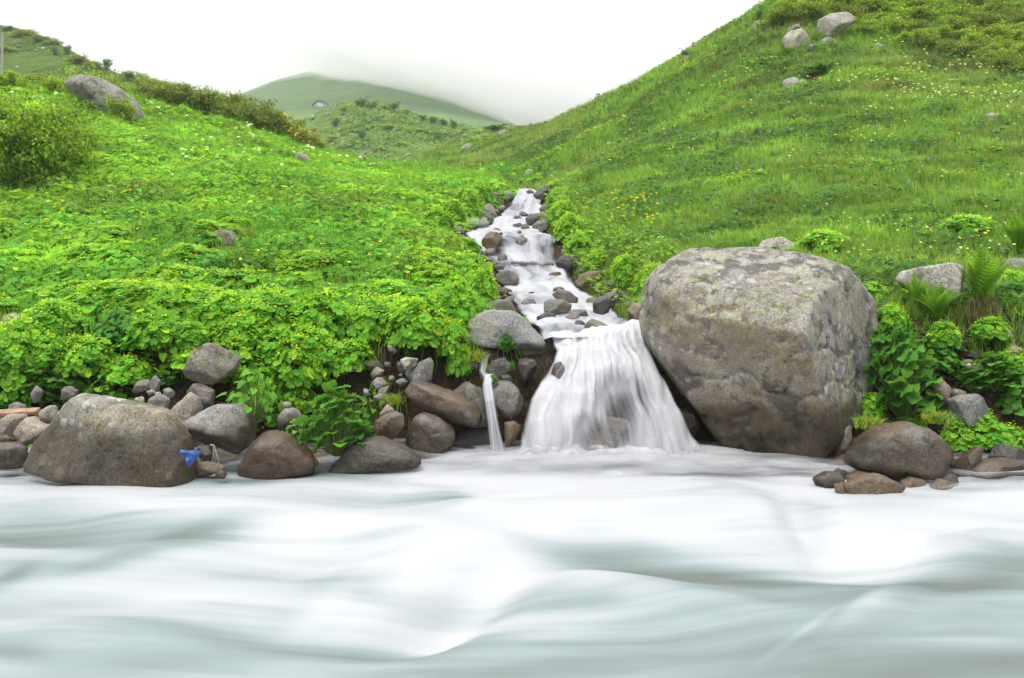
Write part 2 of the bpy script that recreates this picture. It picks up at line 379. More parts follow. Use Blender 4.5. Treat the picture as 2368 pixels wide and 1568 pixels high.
# ------------------------------------------------------------------ cloud lying on the far mountain (closed bodies of even mist)
def mist(name, bottom, d0, d1, top, dens, seed):
    """A closed bank of cloud with a ragged, sloping underside. bottom: list of (X, Y) of the underside at the front face."""
    b = np.array(bottom, float); X = np.linspace(b[0, 0], b[-1, 0], 150); D = np.linspace(d0, d1, 60)
    Xg, Dg = np.meshgrid(X, D); Y = np.interp(Xg, b[:, 0], b[:, 1])
    x = (Xg - CX) / F * d0; x = x * (1 + (Dg - d0) / d0 * .9)
    zb = (CZ + (HY - Y) / F * d0) * (1 + (Dg - d0) / d0 * .62) + 1.5 * fb2(x, Dg, 60, 3, seed)
    nr, nc = Xg.shape
    Vb = np.stack([x, Dg, zb], -1).reshape(-1, 3); Vt = Vb.copy(); Vt[:, 2] += (2 + top * sm(b[0, 0], b[0, 0] + 380, Xg) * sm(b[-1, 0], b[-1, 0] - 300, Xg)).reshape(-1)
    f1 = grid_faces(nr, nc); f2 = f1[:, ::-1] + nr * nc
    i = np.arange(nr * nc).reshape(nr, nc); rim = np.r_[i[0, :-1], i[:-1, -1], i[-1, :0:-1], i[:0:-1, 0]]; nx = np.roll(rim, -1)
    f3 = np.stack([nx, rim, rim + nr * nc, nx + nr * nc], -1)
    m, t, N, L = node_mat('cloud'); v = N('ShaderNodeVolumePrincipled')
    v.inputs['Density'].default_value = dens; v.inputs['Color'].default_value = (1, .984, 1, 1); v.inputs['Anisotropy'].default_value = 0
    o = N('ShaderNodeOutputMaterial'); L(v.outputs['Volume'], o.inputs['Volume'])
    ob = obj(name, mesh_np(name, np.r_[Vb, Vt], np.r_[f1[:, ::-1], f2[:, ::-1], f3[:, ::-1]], m)); tag(ob, kind='stuff', label='low white cloud hiding the top of the far green mountain', cat='cloud', group='low cloud on the far mountain')
mist('mist', [(-900, 235), (300, 215), (500, 140), (600, 112), (700, 102), (800, 140), (950, 180), (1080, 212), (1190, 255), (1300, 270), (1400, 280), (2200, 260)], 290, 640, 75, .0105, 5)
mist('mist', [(560, 40), (640, 72), (700, 92), (760, 118), (850, 152), (956, 192), (1080, 224), (1190, 268), (1300, 280), (1450, 285), (2300, 265)], 300, 660, 60, .020, 8)
# ------------------------------------------------------------------ water
RIVER = water_mat('river_water', True); FALL = water_mat('white_water', False)
# (X, Y, half length, half height, tilt in degrees, change of foam)
BL = [(1000, 1320, 220, 34, -28, .34), (1090, 1240, 150, 36, -45, .30), (640, 1285, 280, 26, -14, .22), (1150, 1150, 140, 34, -35, .35), (1960, 1190, 190, 40, 28, .30), (1400, 1082, 380, 30, 0, .45), (350, 1165, 260, 20, 10, .25), (820, 1200, 200, 24, 8, .22), (1560, 1240, 220, 30, 10, .25), (2250, 1190, 200, 40, -12, .3), (420, 1390, 300, 22, -10, .14), (1180, 1440, 260, 24, 10, .14), (760, 1400, 120, 20, -30, .16), (110, 1215, 280, 38, 4, -0.550), (430, 1245, 150, 24, -8, -0.450), (1065, 1165, 85, 22, 8, -0.500), (25, 1345, 60, 14, -15, -0.500), (900, 1385, 200, 20, 12, -0.120),
      (1000, 1470, 210, 24, -6, -0.280), (300, 1545, 330, 28, -4, -0.300), (25, 1515, 90, 18, 5, -0.300), (150, 1270, 180, 16, 10, -0.250), (250, 1315, 180, 12, -12, -0.250),
      (1470, 1300, 330, 32, 6, -0.450), (1640, 1332, 250, 20, 6, -0.250), (2320, 1320, 220, 40, -6, -0.500), (2060, 1345, 300, 12, 2, -0.350), (2280, 1530, 420, 45, -8, -0.280), (1830, 1500, 240, 40, -8, -0.200),
      (1660, 1120, 60, 10, 5, -0.350), (1800, 1390, 320, 18, 3, -0.220), (600, 1480, 300, 30, 4, -0.120), (1300, 1540, 300, 24, -3, -0.200), (700, 1090, 260, 14, 2, -0.420), (500, 1110, 120, 14, 0, -0.500), (1500, 1420, 240, 16, 6, -0.120), (560, 1170, 150, 12, 6, -0.100),
      (1900, 1180, 60, 22, 30, -0.250), (2250, 1235, 140, 14, -10, -0.200), (1450, 1095, 60, 14, 4, -0.350),
      (700, 1230, 250, 30, 6, 0.155), (820, 1320, 260, 40, -10, 0.186), (1080, 1390, 140, 50, -25, 0.341), (1210, 1230, 160, 60, -20, 0.310), (1650, 1200, 380, 60, 8, 0.140), (2150, 1220, 260, 50, -6, 0.248), (300, 1130, 350, 28, 3, 0.112),
      (1350, 1370, 250, 30, 10, 0.174), (2020, 1420, 70, 22, -20, 0.217), (2150, 1400, 160, 20, -14, 0.124), (450, 1300, 220, 18, -14, 0.155), (950, 1290, 260, 30, -14, 0.124), (1700, 1080, 420, 40, 3, 0.140), (1250, 1085, 300, 30, 0, 0.140), (2000, 1300, 130, 14, -4, 0.124), (1850, 1480, 90, 10, -35, 0.186), (1270, 1340, 160, 12, 8, 0.124)]
# standing waves of the river: (X, Y, half length, half height, tilt, height in m)
WV = [(110, 1215, 350, 45, 5, -0.100), (350, 1270, 300, 40, -10, 0.070), (900, 1240, 350, 40, 6, 0.075), (1060, 1165, 120, 26, 10, 0.045), (1060, 1395, 160, 45, -20, -0.130), (900, 1330, 250, 35, -10, 0.080), (1470, 1300, 350, 40, 6, -0.050),
      (1350, 1210, 260, 50, -5, 0.075), (1750, 1170, 300, 40, 10, 0.049), (2020, 1300, 190, 50, 4, -0.090), (2250, 1270, 160, 35, -10, 0.050), (2030, 1405, 110, 36, -25, 0.040), (1950, 1470, 160, 40, -30, 0.030), (1450, 1380, 300, 35, 6, 0.060), (300, 1480, 400, 40, 5, 0.060),
      (1850, 1210, 80, 35, 45, -0.080), (250, 1140, 250, 26, 0, 0.028), (2300, 1150, 200, 30, -8, 0.042), (1300, 1090, 200, 22, 0, 0.010), (1450, 1098, 60, 16, 0, 0.017), (700, 1480, 300, 50, -10, -0.040)]
def blobs(X, Y, lst):
    r = np.zeros_like(X)
    for bx, by, sx, sy, a, v in lst:
        c, s = math.cos(math.radians(a)), math.sin(math.radians(a)); u = (X - bx) * c + (Y - by) * s; w = -(X - bx) * s + (Y - by) * c
        r += v * np.exp(-.5 * ((u / sx * 1.3) ** 2 + (w / sy * 1.3) ** 2))
    return r
wx = np.linspace(-2800, 5200, 1000); wt = np.linspace(0, 1, 230)
dmax = np.interp(wx, YB[:, 0], YB[:, 1]) + .35
dmin_ = 2.2
Dw = dmin_ + (dmax - dmin_)[None, :] * wt[:, None]; Xw = np.broadcast_to(wx, Dw.shape)
Yw = HY + CZ * F / Dw
xw = (Xw - CX) / F * Dw
nearf = 1 - sm(5.4, 8.0, Dw)
foam = .74 - .28 * sm(1180, 1560, Yw) + .12 * sm(1230, 1080, Yw) + blobs(Xw, Yw, BL) + .26 * fb2(xw * .45 + Dw * .3, Dw - xw * .12, .55, 4, 61)
# the river drags its streaks along curved lines: bend the flow coordinates
bend = .22 * np.sin(xw * .9 + .4 * Dw) + .5 * blobs(Xw, Yw, WV) * 6 + .85 * fb2(xw * .7, Dw, 1.5, 2, 77)
flow = np.stack([xw * .55 + .25 * fb2(xw, Dw, .9, 2, 78), (Dw + bend * .55) * 3.4, .2 * xw], -1)
zw = -.01 * sm(6.0, 7.9, Dw) + 1.25 * blobs(Xw, Yw, WV) + .035 * fb2(xw * .5, Dw + bend, .5, 2, 62) + .07 * fb2(xw * .75 + .5 * Dw, Dw - .3 * xw, .9, 2, 64) * (1 - sm(7.2, 8.2, Dw)) + .006 * fb2(xw * .35, Dw + bend * .8, .16, 2, 63)
edge = 1 - sm(.0, .3, (dmax[None, :] - Dw) * 1.0 - .25)
def river_sheet(name, dz, cov, fo):
    Vv = np.stack([xw, Dw, zw + dz], -1).reshape(-1, 3)
    return obj(name, mesh_np(name, Vv, grid_faces(*Dw.shape), RIVER, attrs={'foam': fo.ravel(), 'cover': cov.ravel()}, uv={'flow': flow.reshape(-1, 3)}))
clear = np.exp(-.5 * (((Xw - 600) / 260) ** 2 + ((Yw - 1100) / 22) ** 2)) * .55 + np.exp(-.5 * (((Xw - 2000) / 160) ** 2 + ((Yw - 1125) / 16) ** 2)) * .5
tag(river_sheet('river', 0, 1.4 - clear * 1.3, foam), kind='structure')
# river bed seen where the water runs thin is the ground sheet; churned spray skims over the river near the bank
sel = (Dw[:, 0:1] * 0 + wt[:, None]) > .45
rows = np.nonzero(wt > .68)[0]; r0 = rows[0]
for k, (dz, c0) in enumerate(((.03, .60), (.08, .40))):
    cov = c0 * sm(.66, .84, wt)[:, None] * np.ones_like(Xw) + .40 * fb2(xw, Dw, .5, 3, 90 + k) * sm(.74, .9, wt)[:, None] - .5 * (1 - sm(.7, .9, wt))[:, None] - clear * .9 + .30 * blobs(Xw, Yw, [(1400, 1068, 420, 40, 0, 1), (1750, 1120, 120, 30, 20, 1), (200, 1110, 260, 26, 3, .8), (2200, 1140, 220, 26, -4, .8)])
    Vv = np.stack([xw, Dw, zw + dz + .05 * fb2(xw, Dw, .3, 2, 95 + k)], -1)[r0:].reshape(-1, 3)
    o = obj('spray', mesh_np('spray', Vv, grid_faces(len(rows), len(wx)), RIVER, attrs={'foam': np.clip(foam + .35, .5, 1.4)[r0:].ravel(), 'cover': cov[r0:].ravel()}, uv={'flow': (flow * np.array([.9, .8, 1]) + 3.1 * k)[r0:].reshape(-1, 3)}))
    tag(o, kind='stuff', label='soft white spray blown along the far edge of the river', cat='spray')

# the side stream: one sheet along its bed
def strip(name, rows, nu, nv, mat, cov_fn, foam_fn, bump=.03, seed=0, su=14., sv=1.2, kind='structure', crown=.015, dz=0, tilt=0, warp=.8):
    a = np.array(rows, float)                        # (X left, X right, Y, d)
    s = np.r_[0, np.cumsum(np.hypot(np.diff(a[:, 3]), np.diff((HY - a[:, 2]) / F * a[:, 3])))]
    q = np.linspace(0, s[-1], nv)
    A = np.stack([np.interp(q, s, a[:, k]) for k in range(4)], -1)
    u = np.linspace(0, 1, nu)[None, :]; v = (q / s[-1])[:, None]
    wob = 10 * fb2(q * 1.3, 0 * q, 1, 2, seed + 5); wob2 = 10 * fb2(q * 1.3, 0 * q + 9, 1, 2, seed + 6)
    X = (A[:, 0] + wob)[:, None] * (1 - u) + (A[:, 1] + wob2)[:, None] * u
    d = A[:, 3][:, None] + 0 * u; x = (X - CX) / F * d
    z = (CZ + (HY - A[:, 2]) / F * A[:, 3])[:, None] + crown * (1 - (2 * u - 1) ** 4) + dz
    z = z + bump * fb2(x * 2, d * 1.2 + z, .3, 3, seed) + bump * 1.3 * fb2(x, d, .7, 2, seed + 1)
    z = z + tilt * (u - .5) * (1 - v) ** 2 + tilt * .6 * fb2(u * 7 + 0 * v, 0 * u + 0 * v, 1, 3, seed + 8) * (1 - v) ** 3
    d2 = d - bump * 1.5 * fb2(x * 5, z * .6, .5, 2, seed + 2)
    cov = cov_fn(u, v, X, A[:, 2][:, None] + 0 * u); fo = foam_fn(u, v, X, A[:, 2][:, None] + 0 * u)
    cov, fo = np.broadcast_to(cov, X.shape), np.broadcast_to(fo, X.shape)
    fl = np.stack([q[:, None] * sv + 0 * u, u * su + warp * fb2(x, d + z, .6, 2, seed + 3), 0 * u + v * 0], -1)
    o = obj(name, mesh_np(name, np.stack([x, d2, z], -1).reshape(-1, 3), grid_faces(nv, nu), mat, attrs={'foam': fo.ravel(), 'cover': cov.ravel()}, uv={'flow': fl.reshape(-1, 3)}))
    tag(o, kind=kind); return o
sidef = lambda u, w: np.minimum(sm(0, w, u), sm(0, w, 1 - u))
SB = [(1255, 575, 62, 30, 0, -.50), (1145, 588, 30, 28, 0, -.75), (1200, 640, 66, 18, 0, -.50), (1230, 613, 100, 7, 0, -.55), (1215, 478, 36, 22, 0, -.30), (1180, 478, 18, 14, 0, -.5), (1340, 735, 60, 12, 0, -.4), (1330, 768, 90, 9, 0, -.45), (1165, 555, 40, 12, 0, -.4), (1450, 742, 40, 14, 0, -.5), (1240, 690, 60, 14, 0, -.3), (1190, 715, 30, 14, 0, -.5)]
strip('stream', STREAM[::-1], 60, 420, FALL, lambda u, v, X, Y: -.3 + 1.55 * sidef(u, .18) + 1.1 * blobs(X, Y, SB) + .35 * fb2(X / 40, Y / 16, 1, 3, 301), lambda u, v, X, Y: .80 + .9 * blobs(X, Y, SB) + .35 * fb2(X / 60, Y / 20, 1, 3, 302) + 0 * u, .05, 101, 8, 1.0)  # the foam noise also paints grey-blue shading

MF = [(1248, 1504, 774, 9.9), (1262, 1504, 786, 9.5), (1270, 1506, 806, 9.24), (1258, 1512, 835, 9.02), (1232, 1535, 876, 8.83), (1207, 1565, 925, 8.70), (1194, 1600, 980, 8.60), (1184, 1635, 1035, 8.53), (1172, 1665, 1080, 8.48)]
FB = [(1240, 784, 30, 26, 0, -1.0), (1392, 1032, 80, 58, 0, -1.05), (1428, 945, 46, 50, 0, -.7), (1285, 862, 34, 40, 10, -.65), (1262, 815, 22, 36, 0, -.45), (1228, 905, 18, 40, 20, -.3), (1330, 800, 50, 10, 0, -.3), (1480, 950, 40, 70, 20, -.30), (1345, 800, 40, 12, 0, -.2), (1600, 1000, 30, 60, -25, -.35), (1485, 825, 14, 26, 10, -.5), (1330, 870, 100, 50, -40, .15), (1235, 1000, 40, 60, 0, .25), (1320, 960, 40, 90, 20, .3)]
strip('waterfall', MF, 150, 160, FALL, lambda u, v, X, Y: -.2 + 1.55 * sidef(u, .10) - .25 * sm(.55, 1, u) * sm(.2, .6, v) + blobs(X, Y, FB), lambda u, v, X, Y: 1.22 - .36 * sm(.4, .9, u) * sm(.15, .5, v) + .5 * blobs(X, Y, FB), .05, 131, 17, .55, crown=.08, tilt=.16, warp=1.6)
MF2 = [(a + 10, b - 8, y, d - .06 - .10 * k / 8) for k, (a, b, y, d) in enumerate(MF)]
strip('waterfall', MF2[1:], 150, 140, FALL, lambda u, v, X, Y: -.28 + .85 * sidef(u, .14) + .9 * blobs(X, Y, FB) + .25 * blobs(X, Y, [(1260, 1020, 70, 60, 0, 1), (1400, 850, 120, 40, 20, 1)]), lambda u, v, X, Y: .95 + 0 * u, .06, 151, 20, .5, crown=.10, tilt=.16, warp=1.8)
LF = [(1118, 1150, 880, 8.95), (1116, 1146, 900, 8.78), (1120, 1152, 940, 8.66), (1124, 1160, 985, 8.60), (1126, 1170, 1030, 8.56), (1126, 1174, 1062, 8.54)]
strip('waterfall', LF, 40, 90, FALL, lambda u, v, X, Y: -.25 + 1.05 * sidef(u, .3) - .15 * v, lambda u, v, X, Y: .8 + 0 * u, .02, 171, 7, .8, crown=.05)
TF = [(1102, 1150, 812, 9.42), (1102, 1136, 838, 9.24), (1104, 1126, 865, 9.05), (1112, 1148, 884, 8.92)]
strip('waterfall', TF, 40, 60, FALL, lambda u, v, X, Y: -.25 + .55 * sidef(u, .4) + .35 * v, lambda u, v, X, Y: .7 + 0 * u, .02, 181, 7, .9, crown=.03)
# foam thrown up where the fall strikes the river
fx = np.linspace(1140, 1700, 220)[None, :]; fv = np.linspace(0, 1, 40)[:, None]
fd = 8.66 - .62 * fv + 0 * fx; fxx = (fx - CX) / F * fd; hump = np.sin(np.pi * fv) ** .8 * sm(1140, 1230, fx) * sm(1710, 1600, fx)
for k in range(2):
    fz = -.06 + hump * (.15 + .05 * k + .13 * fb2(fxx, fd, .28, 3, 320 + k)); fcov = -.15 + hump * (.95 - .35 * k) + .5 * fb2(fxx, fd + fz, .22, 3, 322 + k) * hump - .5 * np.exp(-((fx - 1400) / 60) ** 2) * (fv < .5)
    o = obj('spray', mesh_np('spray', np.stack([fxx, fd, fz], -1).reshape(-1, 3), grid_faces(40, 220), FALL, attrs={'foam': (.95 + 0 * fz).ravel(), 'cover': fcov.ravel()}, uv={'flow': np.stack([fd * 2, fxx * 5, fz], -1).reshape(-1, 3)}))
    tag(o, kind='stuff', label='white foam boiling up at the foot of the waterfall', cat='spray', group='foam at the foot of the waterfall')
# ------------------------------------------------------------------ rocks
TONE = .66
def rock_mat(name, c1, c2, dark=.35, lichen=0.0, green=0.0, moss=0.0, wet=None, wetall=0.0, stain=None, fine=9.0, rough=.85, facing=None, tone=None):
    m, t, N, L = node_mat(name)
    tcn = N('ShaderNodeTexCoord'); gn = N('ShaderNodeNewGeometry'); oi = N('ShaderNodeObjectInfo')
    off = N('ShaderNodeVectorMath'); off.operation = 'ADD'; L(gn.outputs['Position'], off.inputs[0])
    cmb = N('ShaderNodeCombineXYZ'); L(mth(N, L, 'MULTIPLY', oi.outputs['Random'], 40.0), cmb.inputs[0]); L(cmb.outputs[0], off.inputs[1]); pos = off.outputs[0]
    big = noise_node(N, L, pos, fine * .22, 5, .6); mid = noise_node(N, L, pos, fine, 6, .7); sp = noise_node(N, L, pos, fine * 6.5, 4, .75)
    c = mixc(N, L, mrange(N, L, big.outputs['Fac'], .36, .64), c1, c2)
    if stain:
        sn = noise_node(N, L, pos, fine * .16, 4, .55, .5)
        c = mixc(N, L, mth(N, L, 'MULTIPLY', mrange(N, L, sn.outputs['Fac'], .48, .62), .8), c, stain)
    dk = mth(N, L, 'MULTIPLY', mrange(N, L, mid.outputs['Fac'], .50, .66), dark)
    c = mixc(N, L, dk, c, tuple(v * .22 for v in c1))
    s = mrange(N, L, sp.outputs['Fac'], .38, .66, .62, 1.42)
    hv = N('ShaderNodeHueSaturation'); L(c, hv.inputs['Color']); L(mth(N, L, 'MULTIPLY', s, mth(N, L, 'ADD', mth(N, L, 'MULTIPLY', oi.outputs['Random'], .3), .85)), hv.inputs['Value']); c = hv.outputs['Color']
    if lichen:
        vo = N('ShaderNodeTexVoronoi'); vo.inputs['Scale'].default_value = fine * 1.5; vo.inputs['Randomness'].default_value = 1
        wv = N('ShaderNodeVectorMath'); wv.operation = 'ADD'; L(pos, wv.inputs[0])
        wsc = N('ShaderNodeVectorMath'); wsc.operation = 'SCALE'; wsc.inputs['Scale'].default_value = .09; L(mid.outputs['Color'], wsc.inputs[0]); L(wsc.outputs[0], wv.inputs[1]); L(wv.outputs[0], vo.inputs['Vector'])
        rad = N('ShaderNodeSeparateColor'); L(vo.outputs['Color'], rad.inputs[0])
        spot = mth(N, L, 'LESS_THAN', vo.outputs['Distance'], mth(N, L, 'MULTIPLY', mth(N, L, 'POWER', rad.outputs[0], 3.0), .62))
        reg = noise_node(N, L, pos, fine * .3, 3)
        spot = mth(N, L, 'MULTIPLY', spot, mrange(N, L, reg.outputs['Fac'], .40, .55, 0, lichen))
        c = mixc(N, L, spot, c, (.40, .40, .38))
        crust = mth(N, L, 'MULTIPLY', mrange(N, L, mid.outputs['Fac'], .40, .33), mth(N, L, 'MULTIPLY', mrange(N, L, reg.outputs['Fac'], .58, .46), lichen * .8))
        c = mixc(N, L, crust, c, (.42, .40, .37))
    if green:
        gnz = noise_node(N, L, pos, fine * 2.6, 6, .75); gr = noise_node(N, L, pos, fine * .28, 3)
        gf = mth(N, L, 'MULTIPLY', mrange(N, L, gnz.outputs['Fac'], .50, .58), mrange(N, L, gr.outputs['Fac'], .46, .56, 0, green))
        c = mixc(N, L, gf, c, (.36, .38, .16))
    if moss:
        sx = N('ShaderNodeSeparateXYZ'); L(gn.outputs['Normal'], sx.inputs[0])
        mn = noise_node(N, L, pos, fine * .9, 5, .6)
        mf = mth(N, L, 'MULTIPLY', mrange(N, L, mth(N, L, 'ADD', mth(N, L, 'MULTIPLY', sx.outputs['Z'], .12), mn.outputs['Fac']), .62, .70), moss)
        c = mixc(N, L, mf, c, (.085, .095, .018))
    if facing:                                                   # the weathered tan face of the great boulder
        dt = N('ShaderNodeVectorMath'); dt.operation = 'DOT_PRODUCT'; L(gn.outputs['True Normal'], dt.inputs[0]); dt.inputs[1].default_value = facing
        ff = mth(N, L, 'ADD', dt.outputs['Value'], mth(N, L, 'MULTIPLY', mth(N, L, 'SUBTRACT', mid.outputs['Fac'], .5), .9))
        c = mixc(N, L, mth(N, L, 'MULTIPLY', mrange(N, L, ff, .78, 1.05), .5), c, (.30, .215, .13))
        bn = noise_node(N, L, pos, fine * .42, 6, .7); dn = noise_node(N, L, pos, fine * .11, 3)
        bf = mth(N, L, 'MULTIPLY', mrange(N, L, bn.outputs['Fac'], .50, .60), mrange(N, L, dn.outputs['Fac'], .44, .58))
        c = mixc(N, L, mth(N, L, 'MULTIPLY', bf, .75), c, (.05, .048, .044))
    rg = rough
    if wet is not None or wetall:
        sx = N('ShaderNodeSeparateXYZ'); L(gn.outputs['Position'], sx.inputs[0])
        zz = mth(N, L, 'ADD', sx.outputs['Z'], mth(N, L, 'MULTIPLY', mth(N, L, 'SUBTRACT', big.outputs['Fac'], .5), .5))
        w = mrange(N, L, zz, wet + .10, wet - .08) if wet is not None else mth(N, L, 'ADD', wetall, 0.0)
        if wetall and wet is not None: w = mth(N, L, 'MAXIMUM', w, wetall)
        c = mixc(N, L, w, c, mixc(N, L, .45, (0, 0, 0), c) if False else (.33, .29, .23), 'MIX' if False else 'MULTIPLY')
        rn = N('ShaderNodeMapRange'); L(w, rn.inputs['Value']); rn.inputs['To Min'].default_value = rough; rn.inputs['To Max'].default_value = .38
        rg = rn.outputs[0]
    dm = N('ShaderNodeHueSaturation'); dm.inputs['Value'].default_value = tone or TONE; L(c, dm.inputs['Color']); c = dm.outputs['Color']
    b = N('ShaderNodeBsdfPrincipled'); L(c, b.inputs['Base Color']); b.inputs['Specular IOR Level'].default_value = .35
    if hasattr(rg, 'is_linked'): L(rg, b.inputs['Roughness'])
    else: b.inputs['Roughness'].default_value = rg
    bp = N('ShaderNodeBump'); bp.inputs['Strength'].default_value = .55; bp.inputs['Distance'].default_value = .022
    L(mth(N, L, 'ADD', mth(N, L, 'MULTIPLY', mid.outputs['Fac'], .9), mth(N, L, 'MULTIPLY', sp.outputs['Fac'], .45)), bp.inputs['Height']); L(bp.outputs['Normal'], b.inputs['Normal'])
    o = N('ShaderNodeOutputMaterial'); L(b.outputs['BSDF'], o.inputs['Surface'])
    return m
RM = {
    'big': rock_mat('granite_tan', (.25, .225, .195), (.34, .315, .285), .85, .95, .95, .45, .52, 0, None, 8, tone=.76, facing=(-.45, -.85, -.28)),
    'lich': rock_mat('granite_lichen', (.24, .22, .19), (.37, .345, .305), .7, 1.0, .3, .7, .44, 0, (.26, .20, .13), 7, tone=.8),
    'grey': rock_mat('granite_grey', (.25, .235, .21), (.39, .37, .335), .55, .4, .1, .15, .40, 0, None, 11),
    'warm': rock_mat('granite_warm', (.30, .24, .18), (.43, .365, .295), .45, .3, .05, .1, .22, 0, None, 11),
    'red': rock_mat('granite_red', (.23, .15, .115), (.37, .29, .245), .45, .25, 0, 0, .42, 0, (.32, .26, .20), 9),
    'dark': rock_mat('wet_dark_rock', (.20, .19, .17), (.31, .29, .26), .6, .25, 0, 0, .4, .55, (.26, .17, .09), 9, .5),
    'black': rock_mat('wet_black_rock', (.14, .135, .135), (.20, .19, .19), .6, .1, 0, 0, None, .85, None, 10, .4),
    'slate': rock_mat('slate_grey_rock', (.235, .235, .23), (.36, .36, .345), .45, .25, .1, .1, .30, .1, (.33, .30, .22), 9, .6),
    'stream': rock_mat('stream_rock', (.22, .205, .19), (.33, .31, .28), .45, .1, 0, 0, None, .45, (.30, .235, .165), 9, .55),
    'brown': rock_mat('wet_brown_rock', (.25, .165, .095), (.31, .23, .155), .35, .1, 0, .25, None, .55, None, 9, .45),
    'mossy': rock_mat('mossy_rock', (.235, .215, .175), (.33, .30, .25), .5, .6, .6, .9, .2, 0, None, 10),
    'pale': rock_mat('pale_lichen_rock', (.32, .29, .245), (.43, .40, .345), .6, .7, .5, .15, None, 0, None, 6, tone=.86),
    'hill': rock_mat('hill_lichen_rock', (.27, .255, .225), (.40, .385, .345), .9, 1.0, .25, .5, None, 0, None, 2.4, tone=.66),
}
CROP = {'1': (0, 0, .3318), '2': (592, 115.6, .2949), '3': (1183.7, 0, .5), '4': (0, 520, .398), '5': (520, 636, .3133), '6': (1040.4, 404.6, .258), '7': (1040.4, 751.4, .2685), '8': (1849.6, 520.2, .4238), 'b': (1445, 549, .3686), 'd': (0, 0, 1)}
def pts(crop, s):
    ox, oy, k = CROP[crop]
    return [(ox + k * float(a.split(',')[0]), oy + k * float(a.split(',')[1])) for a in s.split()]
def hull2(p):
    p = sorted(set(p)); cr = lambda o, a, b: (a[0] - o[0]) * (b[1] - o[1]) - (a[1] - o[1]) * (b[0] - o[0])
    lo, up = [], []
    for q in p:
        while len(lo) > 1 and cr(lo[-2], lo[-1], q) <= 0: lo.pop()
        lo.append(q)
    for q in reversed(p):
        while len(up) > 1 and cr(up[-2], up[-1], q) <= 0: up.pop()
        up.append(q)
    return lo[:-1] + up[:-1]
_ico = {}
def ico(n):
    if n not in _ico:
        bm = bmesh.new(); bmesh.ops.create_icosphere(bm, subdivisions=n, radius=1)
        _ico[n] = (np.array([v.co[:] for v in bm.verts]), np.array([[v.index for v in f.verts] for f in bm.faces])); bm.free()
    return _ico[n]
def plane_rock(name, centre, planes, level, soft, amp, seed, mat, nsc=None, cracks=0.0, chips=0):
    """A stone bounded by planes (normal, distance) with worn edges and a rough skin."""
    D, Fc = ico(level); D = D / np.linalg.norm(D, axis=1)[:, None]
    Np = np.array([p[0] for p in planes], float); Np /= np.linalg.norm(Np, axis=1)[:, None]; H = np.maximum(np.array([p[1] for p in planes], float), 1e-3)
    g = np.maximum(D @ Np.T, 0) / H[None, :]
    r = (g ** soft).sum(1) ** (-1 / soft)
    rq = np.random.default_rng(seed + 900)
    for _ in range(chips):                                       # broken corners
        cdir = rq.normal(0, 1, 3) + np.array([0, -.9, .25]); cdir /= np.linalg.norm(cdir)
        j = int(np.argmax(D @ cdir)); hh = r[j] * rq.uniform(.80, .93); r = np.minimum(r, np.where(D @ cdir > .05, hh / np.maximum(D @ cdir, .05), 9e9))
    size = np.median(r); k = nsc or 1.6
    V = D * r[:, None]; q = V / size * k + seed * 7.7
    dsp = amp * fbm(q, 4, seed) + amp * .35 * (1 - 2 * np.abs(fbm(q * 2.1 + 3, 3, seed + 3))) + amp * .18 * fbm(q * 6, 2, seed + 5)
    if cracks: dsp = dsp - cracks * np.exp(-(fbm(q * np.array([.8, .8, 1.3]) + 9, 3, seed + 9) / .035) ** 2)
    V = V * (1 + dsp)[:, None]
    o = obj(name, mesh_np(name, V, Fc, mat)); o.location = centre
    return o
ROCKN = [0]
